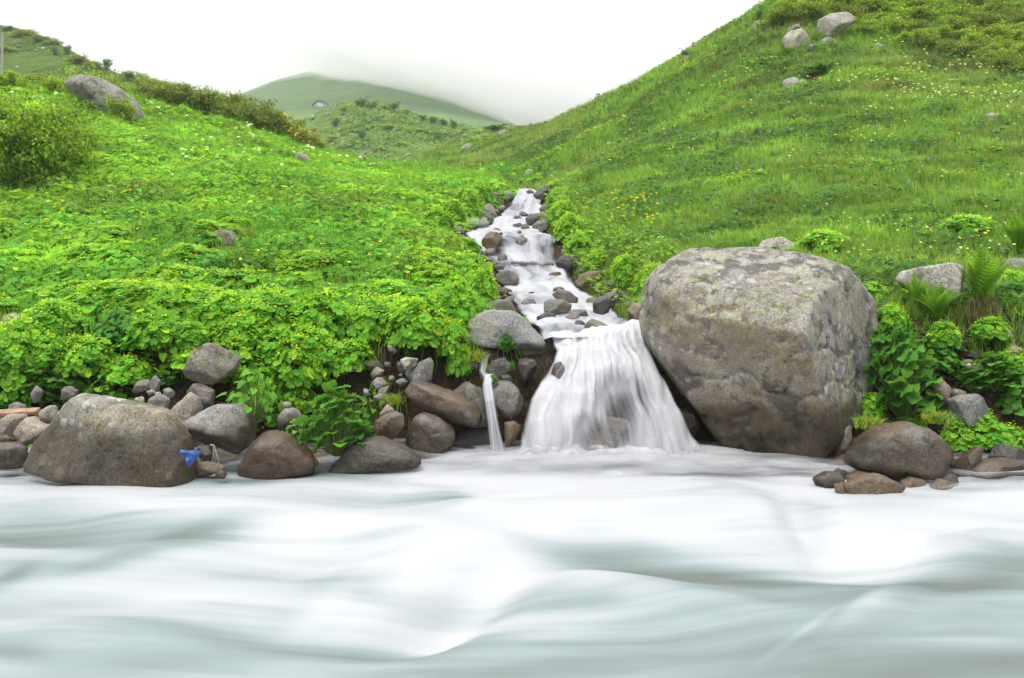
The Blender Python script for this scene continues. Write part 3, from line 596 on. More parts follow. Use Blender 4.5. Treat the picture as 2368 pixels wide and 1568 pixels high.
def R(crop, s, mk, label, t=.8, d=None, amp=.085, soft=24, name=None, cat=None, level=None, sink=.25, dd=0.0, group=None, at=None, chips=None):
    p = hull2(pts(crop, s)); a = np.array(p); ROCKN[0] += 1; seed = ROCKN[0]; rg = np.random.default_rng(seed)
    x0, y0 = a.min(0); x1, y1 = a.max(0); w, h = x1 - x0, y1 - y0
    Xm = (x0 + x1) / 2
    if at is not None: d = at(Xm, y1 - .1 * h)[1]
    if d is None:
        d = cast(Xm, y1 - .05 * h) or cast(Xm, y1 + .2 * h) or 30
        d += .10 * w / F * d
    d += dd
    rad = .5 * math.sqrt(w * h) / F * d * t; dc = d + rad * .25
    a2 = a.copy(); low = np.clip((a[:, 1] - (y1 - .35 * h)) / (.35 * h), 0, 1); a2[:, 1] += low * sink * h
    cx, cyy = a2.mean(0); c = P(cx, cyy, dc)
    q = P(a2[:, 0], a2[:, 1], dc) - c; q = q[:, [0, 2]]; n = len(q); pl = []
    for i in range(n):
        e = q[(i + 1) % n] - q[i]
        if np.hypot(*e) < 1e-4: continue
        nn = np.array([e[1], -e[0]]) / np.hypot(*e); hh = nn @ q[i]
        if hh < 0: nn, hh = -nn, -hh
        hh = max(hh, .08 * rad); pl.append(((nn[0], rg.uniform(-.12, .12), nn[1]), hh * 1.03))
        if i % 2 == 0 or n < 6:
            sa = rg.uniform(.45, .8); ca = math.sqrt(1 - sa * sa); pl.append(((nn[0] * ca, -sa, nn[1] * ca), hh * ca * rg.uniform(.86, 1.0) + sa * rad * rg.uniform(.35, .6)))
    for k in range(3): pl.append(((rg.uniform(-.5, .5), -1, rg.uniform(-.1, .6)), rad * rg.uniform(.75, 1.05)))
    pl += [((.3, 1, .2), rad), ((-.3, 1, -.1), rad)]
    size = max(w, h)
    lv = level or (5 if size > 90 else 4 if size > 28 else 3)
    big = max(w, h) / F * d
    if lv < 5 and amp == .085: amp, soft = .12, 34
    nm = name or ('boulder' if big > .75 else 'rock' if big > .25 else 'stone')
    o = plane_rock(nm, c, pl, lv, soft, amp, seed, RM[mk], None, .02 if lv > 4 else 0, chips if chips is not None else 5 if mk not in ('stream', 'brown') else 3)
    if d > 26: o.data.materials[0] = RM['pale'] if mk in ('pale', 'warm') else o.data.materials[0]
    tag(o, label, cat or nm, group); return o

# the great boulder by the fall
c0 = P(1782, 830, 8.9)
out = np.array(pts('d', '1503,655 1530,618 1572,592 1622,575 1690,571 1760,573 1850,592 1920,622 1972,668 2026,722 2018,790 1990,880 1950,985 1925,1048 1892,1086 1835,1112 1765,1092 1690,1042 1645,1024 1590,940 1530,850 1497,800 1490,740'))
out[:, 0] = 1784 + (out[:, 0] - 1760) * np.where(out[:, 0] > 1760, 1.13, 1.06)
q = (P(out[:, 0], out[:, 1], 8.9) - c0)[:, [0, 2]]; pl = []
for i in range(len(q)):
    e = q[(i + 1) % len(q)] - q[i]; nn = np.array([e[1], -e[0]]) / np.hypot(*e); hh = nn @ q[i]
    if hh < 0: nn, hh = -nn, -hh
    pl.append(((nn[0], 0, nn[1]), hh * 1.02))
pl += [((-.45, -.85, -.28), .70), ((-.75, -.62, -.1), .98), ((.74, -.66, .12), .69), ((-.05, -.45, .9), .86), ((-.25, -.75, .55), .90), ((.3, -.55, .75), .92), ((-.45, -.5, -.8), .98), ((.55, -.8, -.35), .95), ((0, 1, 0), 1.0), ((.6, .8, 0), 1.1), ((-.6, .8, 0), 1.1), ((0, .6, -.8), .9), ((.65, -.2, -.73), .95)]
o = plane_rock('boulder', c0, pl, 6, 140, .022, 1, RM['big'], 2.4, .05, 0)
tag(o, 'huge tan and grey boulder spotted with lichen, standing beside the white waterfall', 'boulder')

# left bank, at the water
R('4', '100,1385 170,1290 300,1150 345,1060 380,1015 500,1010 700,1050 830,1065 980,1085 1050,1160 1090,1250 1110,1450 1080,1520 840,1530 500,1450 280,1430', 'lich', 'big lichen-spotted grey boulder with moss at the river edge, left of the blue plastic', t=.6, soft=22, amp=.05, d=7.5, level=6, chips=0)
R('4', '1060,1150 1260,1050 1400,1050 1450,1100 1465,1180 1440,1290 1380,1320 1210,1250 1080,1220', 'grey', 'rounded grey speckled boulder resting above the dark gap beside the blue plastic', d=8.0, sink=0, chips=0)
R('5', '80,1420 130,1350 230,1210 300,1175 410,1180 560,1270 650,1340 655,1420 560,1440 220,1480', 'red', 'reddish brown smooth boulder at the water edge with pale sloping top', d=7.85, soft=14, chips=0)
R('5', '740,1420 860,1320 960,1230 1110,1205 1300,1260 1400,1310 1450,1370 1300,1410 1000,1430', 'slate', 'low dark grey boulder with yellowish lichen, sloping into the river below the leafy plant', d=8.0, soft=14, chips=0)
R('5', '1030,1140 1120,1070 1250,1018 1310,1040 1320,1120 1250,1200 1200,1220 1080,1180', 'dark', 'wet grey wedge of rock lying on the dark boulders right of the big leaved plant', d=8.35, sink=0)
R('5', '1330,1190 1380,1060 1450,1018 1540,1040 1640,1100 1700,1160 1690,1240 1600,1320 1500,1335 1340,1270', 'dark', 'round wet brown boulder with a glossy top, under the long slanting rock', d=8.5, soft=9, chips=0)
R('5', '1330,860 1400,778 1470,800 1660,860 1845,960 1890,1050 1870,1110 1700,1080 1500,990 1400,940', 'dark', 'long slanting rock left of the thin trickle, with dry pale top and dark wet front', d=8.75, sink=0, t=.9, chips=0)
R('7', '20,510 120,490 290,560 330,680 310,850 220,880 60,700', 'stream', 'wet rock shelf from whose edge the narrow trickle falls', d=8.95, sink=.1)
R('7', '-120,1000 40,900 260,880 420,960 460,1100 380,1200 0,1200', 'black', 'black dripping rock in the hollow behind the thin waterfall', d=8.95)
R('7', '350,560 360,520 420,505 530,505 580,550 630,650 610,740 560,800 500,820 450,780', 'dark', 'smooth egg-shaped dark rock between the thin trickle and the main waterfall', d=8.85, sink=0)
R('7', '470,840 580,830 610,880 540,1000 480,1060', 'brown', 'small brown wet stone low between the two waterfalls', d=8.75)
R('7', '330,380 360,320 470,280 530,300 520,390 430,450 340,450', 'dark', 'grey wet block left of its black neighbour, above the egg-shaped rock', d=9.15)
R('7', '585,440 590,310 640,285 730,310 745,350 710,430 640,465', 'black', 'black wet angular block at the left side of the main waterfall lip', d=9.15, soft=20)
R('7', '420,470 440,435 500,430 535,470 530,500 420,500', 'black', 'small dark stone with a green sprig beside it, on top of the egg-shaped rock', d=9.0)
R('7', '60,310 100,250 200,260 250,300 240,350 100,380', 'slate', 'bluish wet slab left of the small side trickle', d=9.3)
R('7', '520,200 650,190 800,190 830,230 700,270 520,270', 'stream', 'flat wet ledge stone under the yellow green plant', d=9.45)
R('7', '1300,730 1320,670 1370,635 1500,680 1590,760 1500,830 1310,790', 'stream', 'upper brown rock behind the thin curtain of the waterfall', d=8.95)
R('7', '1070,960 1180,845 1350,775 1520,800 1670,900 1700,1000 1690,1150 1330,1175 1080,1150', 'stream', 'big rounded brown rock standing in the middle of the waterfall base', d=8.60, t=.35, soft=12, sink=.3, chips=0)
R('7', '860,430 900,350 960,320 1000,380 980,480 900,490', 'black', 'dark stone dimly showing through the left part of the waterfall', d=8.9)
R('7', '1330,1310 1400,1250 1480,1210 1620,1200 1690,1240 1640,1310', 'brown', 'brown rock top rising from the foam below the waterfall', d=8.05, t=1.0, sink=1.0)
R('7', '1930,700 2030,665 2100,780 2180,950 2100,1000 1990,860', 'dark', 'narrow wet rock wedged between the waterfall and the huge boulder', d=8.9)
R('7', '1600,310 1640,200 1690,150 1720,200 1700,320', 'brown', 'small tan rock at the lip where the water meets the huge boulder', d=9.3)
R('4', '980,1060 1040,985 1090,975 1150,1010 1160,1070 1100,1140 1040,1140', 'warm', 'rounded tan stone behind the large mossy boulder', d=8.15, sink=.4)
R('4', '835,1020 930,985 985,1010 970,1070 880,1060', 'grey', 'grey stone behind the top of the large mossy boulder', d=8.25)
R('4', '870,890 900,880 925,910 910,950 875,955', 'grey', 'small upright stone among the pebbles above the big left boulder', d=8.5)
R('4', '950,955 990,945 1018,980 990,1000 955,985', 'slate', 'small bluish stone next to the tan rounded stone', d=8.4)
R('4', '745,930 860,895 870,950 780,960', 'grey', 'flat grey stone right of the heart leaved plant', d=8.5)
R('4', '845,970 890,955 905,975 850,990', 'slate', 'tiny pale bluish pebble above the big left boulder', d=8.4)
R('4', '780,1010 830,995 835,1030 780,1040', 'pale', 'small pale stone touching the heart leaved plant', d=8.3)
R('4', '900,975 925,970 940,990 910,1000', 'warm', 'tiny orange stone beside the bluish one', d=8.35)
R('4', '1085,970 1130,925 1240,960 1230,1060 1170,1070', 'dark', 'shaded brown rock behind the rounded grey boulder', d=8.45)
R('4', '1065,830 1130,730 1210,690 1290,720 1385,770 1360,830 1230,880 1080,860', 'mossy', 'yellow green lichen-covered rock half buried in bank leaves', d=8.75)
R('4', '0,545 90,505 145,540 100,600 20,620 -30,600', 'lich', 'grey rock cut by the left edge of the photo, in the meadow slope', dd=0)
R('4', '20,470 60,440 130,465 120,510 30,510', 'mossy', 'brown mossy stone just above the grey rock at the left edge')
R('4', '90,1180 150,1130 300,1130 290,1190 180,1250 110,1260', 'warm', 'reddish rounded rock left of the big lichen-spotted boulder', d=8.0)
R('4', '-20,1150 60,1095 140,1100 165,1130 130,1190 20,1205', 'warm', 'tan oval rock lying below the wooden plank', d=8.1)
R('4', '210,1110 260,1060 330,1050 340,1130 260,1140', 'lich', 'rough grey stone tucked against the left flank of the big boulder', d=8.1)
R('4', '30,1060 90,1030 150,1050 145,1080 40,1085', 'grey', 'grey stone just behind the wooden plank', d=8.3)
R('4', '-20,1230 90,1215 85,1270 -20,1290', 'dark', 'dark low stone between the tan oval rock and the water', d=7.9)
R('4', '-60,1270 80,1265 150,1290 120,1390 -60,1390', 'lich', 'brownish lichen rock at the left edge where the river begins', d=7.75)
R('4', '185,980 220,925 240,960 205,1040', 'grey', 'narrow upright stone half hidden by big round leaves', d=8.4)
R('4', '350,950 400,935 450,950 440,1000 360,1000', 'dark', 'dark red stone in the shade below the big round leaves', d=8.35)
R('4', '1120,1410 1150,1380 1260,1385 1315,1410 1230,1440 1120,1450', 'brown', 'flat wet mossy stone in the water below the blue plastic', d=7.7)
R('4', '1240,1440 1280,1425 1320,1440 1300,1465 1250,1460', 'warm', 'small yellowish stone at the water beside the flat mossy one', d=7.55)
R('4', '1150,1285 1235,1285 1235,1370 1160,1385', 'slate', 'blue grey stone directly right of the blue plastic', d=7.9)
R('4', '715,470 760,450 770,500 740,530 718,520', 'warm', 'pale brown block sticking out of the earth under hanging leaves')
R('4', '545,570 590,560 600,600 560,600', 'warm', 'brown stone in the earth bank, left of two orange ones')
R('4', '580,610 625,600 640,625 600,645', 'warm', 'orange brown stone in the earth bank')
R('4', '540,655 575,640 580,670 550,680', 'red', 'small reddish stone low in the earth bank')
R('4', '785,640 830,585 870,600 840,660 810,670', 'grey', 'grey stone under the roots in the earth bank')
R('4', '355,610 385,585 405,600 390,640 360,640', 'slate', 'small grey stone peeping out left of the orange ones')
R('4', '420,600 460,590 475,615 440,635', 'warm', 'small brown stone between grey and orange stones of the bank')
R('4', '955,195 1040,150 1150,155 1150,185 1060,205', 'pale', 'flat pale rock lying in the meadow left of a leafy stalk')
R('4', '1160,115 1190,70 1290,25 1390,50 1400,100 1280,125', 'mossy', 'mossy hummock-shaped rock in the left meadow')
R('4', '1000,45 1090,25 1230,25 1230,55 1100,60', 'warm', 'flat brown rock slab behind the mossy meadow rock')
R('5', '1195,520 1240,510 1275,560 1230,585', 'warm', 'pinkish stone poking from the overhang near the hanging roots', d=9.2)
R('5', '1290,620 1330,610 1420,620 1400,670 1330,705', 'pale', 'pale stone on top of the grey stone under the overhang', d=8.95, sink=0)
R('5', '1325,720 1400,660 1500,620 1550,680 1530,760 1450,785 1380,775', 'slate', 'large grey stone under the overhanging leaves above the slanting rock', d=9.0)
R('5', '1260,600 1290,620 1320,700 1275,690', 'dark', 'dark stone in the shade left of the pale one under the overhang', d=9.1)
R('5', '885,650 960,655 970,700 900,705', 'warm', 'reddish brown stone at the left end of the undercut bank', d=9.15)
R('5', '1000,640 1160,630 1170,680 1010,680', 'dark', 'long dark stone set in the undercut bank below the roots', d=9.2)
R('5', '1075,710 1120,680 1185,690 1150,735 1090,745', 'warm', 'tan wedge stone in the middle of the undercut bank', d=9.1)
R('5', '1080,800 1120,760 1200,760 1205,805 1130,835', 'grey', 'grey block at the foot of the undercut bank', d=8.95)
R('5', '1115,865 1170,815 1205,820 1190,870 1130,880', 'warm', 'round tan stone below the grey block of the undercut bank', d=8.8)
R('5', '1210,750 1250,732 1255,770 1215,775', 'warm', 'small brown stone between two grey blocks of the undercut bank', d=9.1)
R('5', '1275,740 1305,725 1310,750', 'warm', 'tiny tan stone under the large grey stone', d=9.05)
R('5', '1255,785 1320,755 1350,790 1300,808', 'slate', 'grey flat stone right of the grey block in the undercut bank', d=8.95)
R('5', '1170,640 1220,645 1230,675 1175,675', 'dark', 'shaded stone near the top of the undercut bank', d=9.2)
R('5', '1140,1025 1190,960 1240,952 1245,1000 1185,1045', 'warm', 'pale rounded stone right of the big green leaves', d=8.6)
R('5', '1150,935 1175,920 1185,945 1160,955', 'pale', 'small white pebble on the grassy ledge', d=8.7)
R('5', '1020,845 1055,830 1060,880 1030,890', 'slate', 'small grey stone behind the top of the big green leaves', d=8.8)
R('5', '1095,895 1150,872 1195,890 1130,925', 'grey', 'flat stone on the grassy ledge above the pebbles', d=8.75)
R('5', '390,1040 430,1000 520,985 570,1020 560,1090 470,1140 400,1115', 'grey', 'brownish rock between the grey boulder and the big leaved plant', d=8.35)
R('5', '410,960 450,920 490,950 480,990 420,990', 'slate', 'small dark grey stone above the brownish rock', d=8.5)
R('5', '430,690 470,640 505,645 490,700', 'slate', 'dark stone showing between two leafy mounds of the left bank')
R('5', '640,1340 670,1340 690,1390 650,1400', 'brown', 'small ochre stone wedged between the reddish and dark boulders', d=7.95)
R('5', '1440,50 1560,38 1680,70 1600,90 1470,80', 'pale', 'flat pale stone lying in leaves left of the stream bend')
R('5', '1000,65 1030,25 1080,30 1090,75', 'warm', 'left stone of the pair in the meadow below the stream bank')
R('5', '1120,60 1170,20 1215,50 1190,85', 'warm', 'right stone of the pair in the meadow below the stream bank')
# stones of the side stream
S6 = [('215,270 330,255 390,290 420,360 380,385 290,390', 'slate', 'dark grey boulder on the left side of the upper stream'), ('230,440 280,400 330,385 355,430 300,480 230,480', 'slate', 'grey rock below the dark boulder on the left of the upper stream'),
      ('40,490 80,460 130,500 120,540 50,540', 'stream', 'brown grey rock at the left bank above the small side pool'), ('375,195 395,150 440,170 455,210 400,220', 'stream', 'stone at the left of the top of the stream, tallest of its cluster'),
      ('450,205 500,183 560,200 540,232 470,238', 'black', 'dark stone touching the white water at the top left of the stream'), ('340,225 390,205 485,240 430,275 350,265', 'black', 'long dark stone at the foot of the top left cluster'),
      ('470,162 520,148 550,175 490,188', 'warm', 'reddish stone at the back of the top left cluster'), ('495,140 520,124 540,150 500,152', 'stream', 'hindmost small stone left of the stream top'),
      ('400,290 480,265 492,290 470,335', 'warm', 'tan stone with water over it, left of the topmost cascade'), ('730,178 790,150 850,98 920,92 905,190 800,215', 'black', 'big dark angular stone at the right of the stream top'),
      ('680,148 720,128 755,155 720,168', 'dark', 'small dark stone at the very top of the stream'), ('815,222 850,200 900,215 870,245', 'black', 'dark stone below the angular one at the stream top'),
      ('938,185 970,160 1003,190 960,222', 'slate', 'grey stone set against the right bank at the stream top'), ('900,215 940,190 950,225 910,235', 'black', 'little dark stone between two larger ones right of the stream top'),
      ('800,305 850,260 920,240 920,310 840,345', 'stream', 'brown rock with water running down it, right side of topmost cascade'), ('680,390 720,350 800,348 870,380 800,415 720,455', 'stream', 'grey brown boulder right of the stream, upper of two touching'),
      ('740,455 790,410 880,400 895,445 830,490 745,492', 'stream', 'purplish boulder right of the stream, lower of two touching'), ('630,455 670,433 712,470 650,490', 'stream', 'small stone half under water left of the two touching boulders'),
      ('285,600 310,550 360,512 430,515 460,580 440,650 310,655', 'brown', 'round brown rock standing in white water at mid stream'), ('590,580 640,530 690,570 680,620 600,620', 'stream', 'stone wrapped in water in the upper step of the stream'),
      ('600,510 620,485 642,512 620,530', 'brown', 'little ochre stone atop the wrapped one'), ('435,525 455,510 475,525 455,540', 'black', 'tiny dark stone right of the round brown rock'),
      ('945,790 970,730 1060,725 1130,790 1120,850 1000,830', 'black', 'dark angular rock at the right foot of the middle cascade'), ('985,715 1010,660 1052,690 1045,725', 'mossy', 'yellowish mossy stone on the dark rock beside the middle cascade'),
      ('1110,880 1180,825 1245,870 1190,910', 'black', 'shaded dark stone under the leaves right of the stream'), ('1115,980 1160,910 1260,870 1340,865 1400,910 1400,1020 1310,1055 1190,1010', 'brown', 'smooth olive brown boulder at the right of the lower stream'),
      ('1395,980 1450,930 1530,970 1550,1055 1420,1060', 'black', 'black rock between the olive brown boulder and a leafy mound'), ('905,1080 980,1025 1050,1040 1152,1110 1080,1165 960,1115', 'stream', 'flat grey rock in the lower stream, behind a rounder one'),
      ('800,1195 870,1125 1000,1120 1082,1170 1060,1225 950,1255 860,1225', 'stream', 'rounded grey boulder in the middle of the lower stream'), ('1280,1150 1330,1100 1420,1080 1455,1100 1440,1185 1340,1245 1290,1205', 'black', 'glossy black rock at the right of the lower stream'),
      ('1445,1090 1510,1060 1582,1110 1530,1185 1450,1170', 'black', 'knobbly black rock right of the glossy one'), ('1535,1192 1570,1140 1645,1120 1640,1175 1560,1198', 'slate', 'pale grey slab left of the pinkish stone'),
      ('1585,1245 1650,1160 1760,1138 1810,1160 1780,1295 1700,1315', 'red', 'pinkish stone against the left side of the huge boulder'), ('1060,1240 1110,1208 1220,1210 1248,1292 1180,1285', 'stream', 'brown stone with water sliding over its right side, lower stream'),
      ('1025,1282 1070,1250 1140,1243 1212,1325 1100,1325', 'stream', 'low tan stone in front of the water-slid brown one'), ('1200,1360 1270,1300 1360,1330 1448,1380 1440,1435 1330,1445 1230,1415', 'stream', 'grey brown rock in the rapids left of the huge boulder'),
      ('1540,1085 1590,1040 1635,1070 1600,1115', 'black', 'small black stone beneath the leafy mound by the huge boulder'), ('460,1135 510,1095 575,1088 560,1155', 'stream', 'pale stone half under water below the left leafy bank'),
      ('455,1088 490,1065 522,1090 480,1108', 'brown', 'small orange brown stone at the left edge of the lower stream'), ('1645,1455 1680,1410 1732,1430 1725,1480 1670,1480', 'brown', 'round stone at the lip of the main waterfall beside the huge boulder'),
      ('375,830 430,798 495,820 440,860', 'stream', 'wet stone at the left below the middle cascade'), ('590,800 640,773 695,790 650,815', 'stream', 'flat stone top just under the middle cascade, left one'),
      ('690,790 740,772 785,795 730,810', 'stream', 'flat stone top just under the middle cascade, centre one'), ('800,805 860,778 935,790 900,828 830,828', 'stream', 'flat stone top just under the middle cascade, right one'),
      ('410,900 470,850 560,865 630,930 520,985 430,950', 'stream', 'big rounded stone under a film of water in the middle stream'), ('150,750 210,735 270,765 288,805 195,800', 'slate', 'grey stone at the left bank beside the middle cascade'),
      ('45,580 110,543 188,565 170,595 60,602', 'slate', 'low grey stone with water passing at the left side channel'), ('245,665 280,658 318,720 290,745', 'dark', 'dark narrow stone under the round brown rock'),
      ('300,665 400,658 400,720 340,725', 'stream', 'wet rock directly under the round brown rock'), ('425,730 450,690 500,715 525,785 440,785', 'stream', 'water-covered stone at the left end of the middle cascade')]
for s, mk, lb in S6: R('6', s, mk, lb, sink=.5, dd=.0)
R('6', '150,1400 200,1280 330,1220 550,1225 650,1280 830,1470 820,1520 600,1530 200,1490', 'slate', 'large flat grey slab sloping to the stream above the grass tuft', d=9.42, t=.6, soft=30, sink=.1, chips=0)
rl = np.random.default_rng(77)
ci = 0
for side, dlist in ((0, np.linspace(12, 27, 9)), (1, np.linspace(13.5, 27, 8))):
    for dq in dlist:
        l, r, zs = stream_at(dq); xq = (l - .15) if side == 0 else (r + .18); X = CX + xq / dq * F; Y = HY - (zs - CZ) / dq * F; ww = rl.uniform(.35, .6) / dq * F
        poly = ' '.join(f'{X + ww * .5 * math.cos(a) * rl.uniform(.75, 1.1):.0f},{Y + ww * .32 * math.sin(a) * rl.uniform(.75, 1.1) - ww * .08:.0f}' for a in np.linspace(0, 6.28, 8)[:-1])
        R('d', poly, ['stream', 'black', 'slate'][ci % 3], ['dark wet stone half buried along the left edge of the stream', 'dark wet stone half buried along the right edge of the stream'][side], d=dq, sink=.4, group='stones lining the %s edge of the stream' % ('left', 'right')[side]); ci += 1

rl = np.random.default_rng(88)
for X0, X1, n, b0, b1 in ((-40, 110, 8, -.5, .1), (440, 560, 7, -.55, .0), (700, 780, 4, -.5, .0), (860, 1130, 22, -.35, .25), (1690, 1760, 3, -.6, -.2), (1930, 2400, 26, -.75, .1)):
    for q in range(n):
        X = X0 + (X1 - X0) * (q + rl.random()) / n; dq = np.interp(X, YB[:, 0], YB[:, 1]) + rl.uniform(b0, b1); zq = max(float(hlook(X, np.array([dq]))[0]), -.06) + .05; Y = HY - (zq - CZ) / dq * F; ww = rl.uniform(.14, .36) / dq * F
        poly = ' '.join(f'{X + ww * .5 * math.cos(a) * rl.uniform(.75, 1.1):.0f},{Y + ww * .34 * math.sin(a) * rl.uniform(.75, 1.1):.0f}' for a in np.linspace(0, 6.28, 8)[:-1])
        R('d', poly, ['dark', 'black', 'brown', 'stream'][int(rl.integers(0, 4))], 'small dark wet stone packed between the boulders of the %s river edge' % ('left' if X < 1200 else 'right'), d=dq, sink=.4, group='stones packed between the boulders of the %s bank' % ('left' if X < 1200 else 'right'))
for q in range(15):
    dq = 9.8 * (27 / 9.8) ** rl.random(); l, r, zs = stream_at(dq); xq = l + (r - l) * rl.uniform(.04, .96); X = CX + xq / dq * F; Y = HY - (zs + .02 - CZ) / dq * F; ww = rl.uniform(.14, .30) / dq * F
    poly = ' '.join(f'{X + ww * .5 * math.cos(a) * rl.uniform(.75, 1.1):.0f},{Y + ww * .3 * math.sin(a) * rl.uniform(.75, 1.1):.0f}' for a in np.linspace(0, 6.28, 8)[:-1])
    R('d', poly, ['stream', 'black', 'brown'][q % 3], 'small wet stone breaking the white water of the side stream', d=dq, sink=.5, group='small stones breaking the water of the side stream')

# right bank
R('8', '215,1050 270,1070 290,1110 270,1220 200,1300 130,1330 180,1200', 'mossy', 'mossy rock squeezed under the right foot of the huge boulder', d=8.35)
R('8', '190,560 330,560 335,830 290,1000 230,1040 150,1000', 'lich', 'grey slab leaning behind the right side of the huge boulder', d=9.2, soft=18)
R('8', '265,1290 330,1180 420,1130 610,1090 700,1120 770,1190 790,1270 740,1370 640,1400 400,1350', 'dark', 'big dark boulder under the leafy ledge, right of the huge boulder', d=7.65, soft=20, sink=.1, chips=0)
R('8', '250,1420 320,1380 440,1365 540,1410 590,1450 500,1480 270,1470', 'brown', 'low wet mossy brown rock at the water below the big dark boulder', d=7.15)
R('8', '60,1390 150,1350 260,1360 240,1410 100,1430', 'dark', 'dark wet flat rock just right of the huge boulder foot', d=7.4)
R('8', '190,1420 235,1405 265,1440 240,1465 200,1455', 'brown', 'small ochre stone left of the low mossy brown rock', d=7.2)
R('8', '855,1340 900,1270 960,1220 1005,1215 1000,1260 940,1330 880,1388', 'red', 'reddish tilted stone leaning between two rocks at the right', d=7.6)
R('8', '940,1335 1000,1300 1150,1272 1260,1290 1260,1410 1020,1418 950,1385', 'red', 'wide pinkish brown rock at the right edge, splashed by the river', d=7.5)
R('8', '1015,1265 1120,1205 1260,1240 1240,1290 1050,1290', 'black', 'dark flat rock behind the wide pinkish one at the right edge', d=7.95)
R('8', '790,1295 830,1270 872,1300 845,1335', 'black', 'small black stone right of the big dark boulder', d=7.75)
R('8', '775,1390 820,1358 868,1380 855,1435 785,1425', 'dark', 'dark round stone below the reddish tilted one', d=7.4)
R('8', '740,1420 790,1410 850,1435 760,1450', 'brown', 'flat brown stone barely above water right of the low mossy rock', d=7.3)
R('8', '800,985 870,930 960,922 1030,970 1055,1020 1000,1065 830,1055', 'slate', 'smooth blue grey rock among green leaves at the right', d=8.55)
R('8', '740,855 780,840 818,890 790,965 745,930', 'red', 'pinkish stone behind the tall leafy plant at the right', d=8.75)
R('8', '810,925 850,895 920,915 850,948', 'slate', 'small grey stone between the pinkish and blue grey ones', d=8.8)
R('8', '545,312 580,250 700,250 820,210 872,228 888,280 872,370 830,420 720,390 600,352', 'pale', 'large pale lichen rock in the right bank beside the ferns', d=9.75, sink=.1, chips=0)
R('8', '1110,215 1160,183 1260,190 1240,245 1130,252', 'grey', 'grey rock at the right edge among yellow flowers')
R('8', '1085,152 1100,118 1150,130 1145,165', 'grey', 'small stone left of the upright fern at the right edge')
R('8', '180,242 210,220 260,238 332,270 335,308 260,302', 'pale', 'pale stone peeping out behind the huge boulder to its right')
R('d', '1748,580 1770,555 1820,547 1842,562 1832,590 1770,592', 'pale', 'tan rounded rock just behind the top of the huge boulder')
for s, mk, lb, dq in [('1105,585 1125,567 1152,575 1148,602 1115,602', 'pale', 'white stone in the earth bank at the right', 9.1), ('1135,695 1170,658 1212,680 1195,725 1150,732', 'warm', 'angular tan stone low in the right earth bank', 8.9), ('1050,735 1055,700 1082,698 1080,732', 'slate', 'small grey stone left of the angular tan one', 9.0),
                      ('925,785 960,750 1002,768 1000,802 940,808', 'pale', 'pale broken stone in the bare earth above the big leaves', 8.9), ('880,760 900,735 945,735 960,765 900,775', 'warm', 'crumbly brown stone over the pale broken one', 9.0), ('905,690 960,678 1003,710 970,738 915,725', 'dark', 'shaded stone under the hanging roots at the right', 9.15),
                      ('905,765 925,755 940,770 915,780', 'pale', 'tiny pale pebble in the bare earth', 8.88), ('1070,745 1110,720 1160,740 1120,765', 'warm', 'flat reddish stone in the right earth bank', 8.95), ('1130,765 1160,750 1180,770 1150,780', 'warm', 'small tan pebble under the angular tan stone', 8.85), ('1010,745 1040,735 1050,760 1015,765', 'slate', 'small slate stone in the right bank', 9.0)]:
    R('8', s, mk, lb, d=dq)
# right hill
for s, mk, lb in [('1375,150 1420,95 1480,65 1550,57 1585,85 1570,120 1510,150 1420,190', 'pale', 'largest pale boulder of the outcrop high on the right hill'), ('1255,180 1280,150 1340,135 1385,160 1370,200 1300,225 1260,220', 'warm', 'squarish brown boulder left of the largest one on the right hill'),
                  ('1252,165 1290,125 1335,103 1352,130 1300,150', 'grey', 'pointed grey rock behind the squarish boulder on the right hill'), ('1415,218 1440,180 1480,170 1497,190 1440,218', 'grey', 'low grey rock under the largest boulder on the right hill'),
                  ('1340,240 1380,205 1412,215 1360,252', 'grey', 'lowest grey rock of the outcrop on the right hill'), ('1650,218 1690,198 1717,215 1690,234', 'warm', 'small brown rock right of the outcrop on the right hill'),
                  ('1245,400 1270,365 1310,360 1332,400 1280,422', 'grey', 'grey stone beside the bare earth hollow'), ('1318,388 1345,365 1367,385 1330,402', 'warm', 'tan stone in front of the bare earth hollow'),
                  ('2175,542 2210,522 2260,530 2282,550 2200,557', 'pale', 'flat pale rock alone in the meadow near the right edge'), ('50,815 80,775 102,790 80,825', 'grey', 'narrow grey rock on the slope above the stream top'),
                  ('1105,128 1130,95 1157,92 1162,110 1115,138', 'grey', 'grey rock on the skyline of the right hill beside a shrub'), ('765,288 800,260 832,255 838,268', 'grey', 'flat rock on the skyline of the right hill, lower down'),
                  ('1930,262 1945,250 1962,258 1950,268', 'grey', 'little stone at the lower edge of the right hilltop thicket')]:
    R('3', s, mk, lb)
for s, mk, lb in [('1600,775 1640,740 1685,725 1732,760 1640,788', 'pale', 'pale rock on the lower left spur of the right hill'), ('1620,815 1640,790 1662,810', 'warm', 'small stone under the pale rock of the spur'), ('1530,795 1560,773 1578,797', 'grey', 'small stone left of the pale rock of the spur'), ('1160,832 1190,808 1222,825', 'pale', 'pale stone where the spur meets the meadow'),
                  ('1890,652 1950,628 2005,650 1900,670', 'pale', 'flat rock on the skyline of the spur'), ('1790,705 1815,680 1832,710', 'grey', 'grey stone just below the spur skyline'), ('275,790 310,785 400,840 447,900 390,907 330,882', 'lich', 'brown lichen boulder lying in the left meadow below yellow flowers')]:
    R('2', s, mk, lb)
R('1', '450,585 490,545 560,530 680,540 800,590 880,650 930,710 965,775 930,830 880,820 700,760', 'hill', 'large grey whaleback boulder near the top of the left meadow', soft=14, level=5, chips=0)
R('1', '1380,825 1395,812 1408,825 1395,832', 'grey', 'tiny stone below the olive thicket in the left meadow')
R('d', '768,523 790,517 812,523 795,530', 'pale', 'small pale stone flush with the meadow leaves')
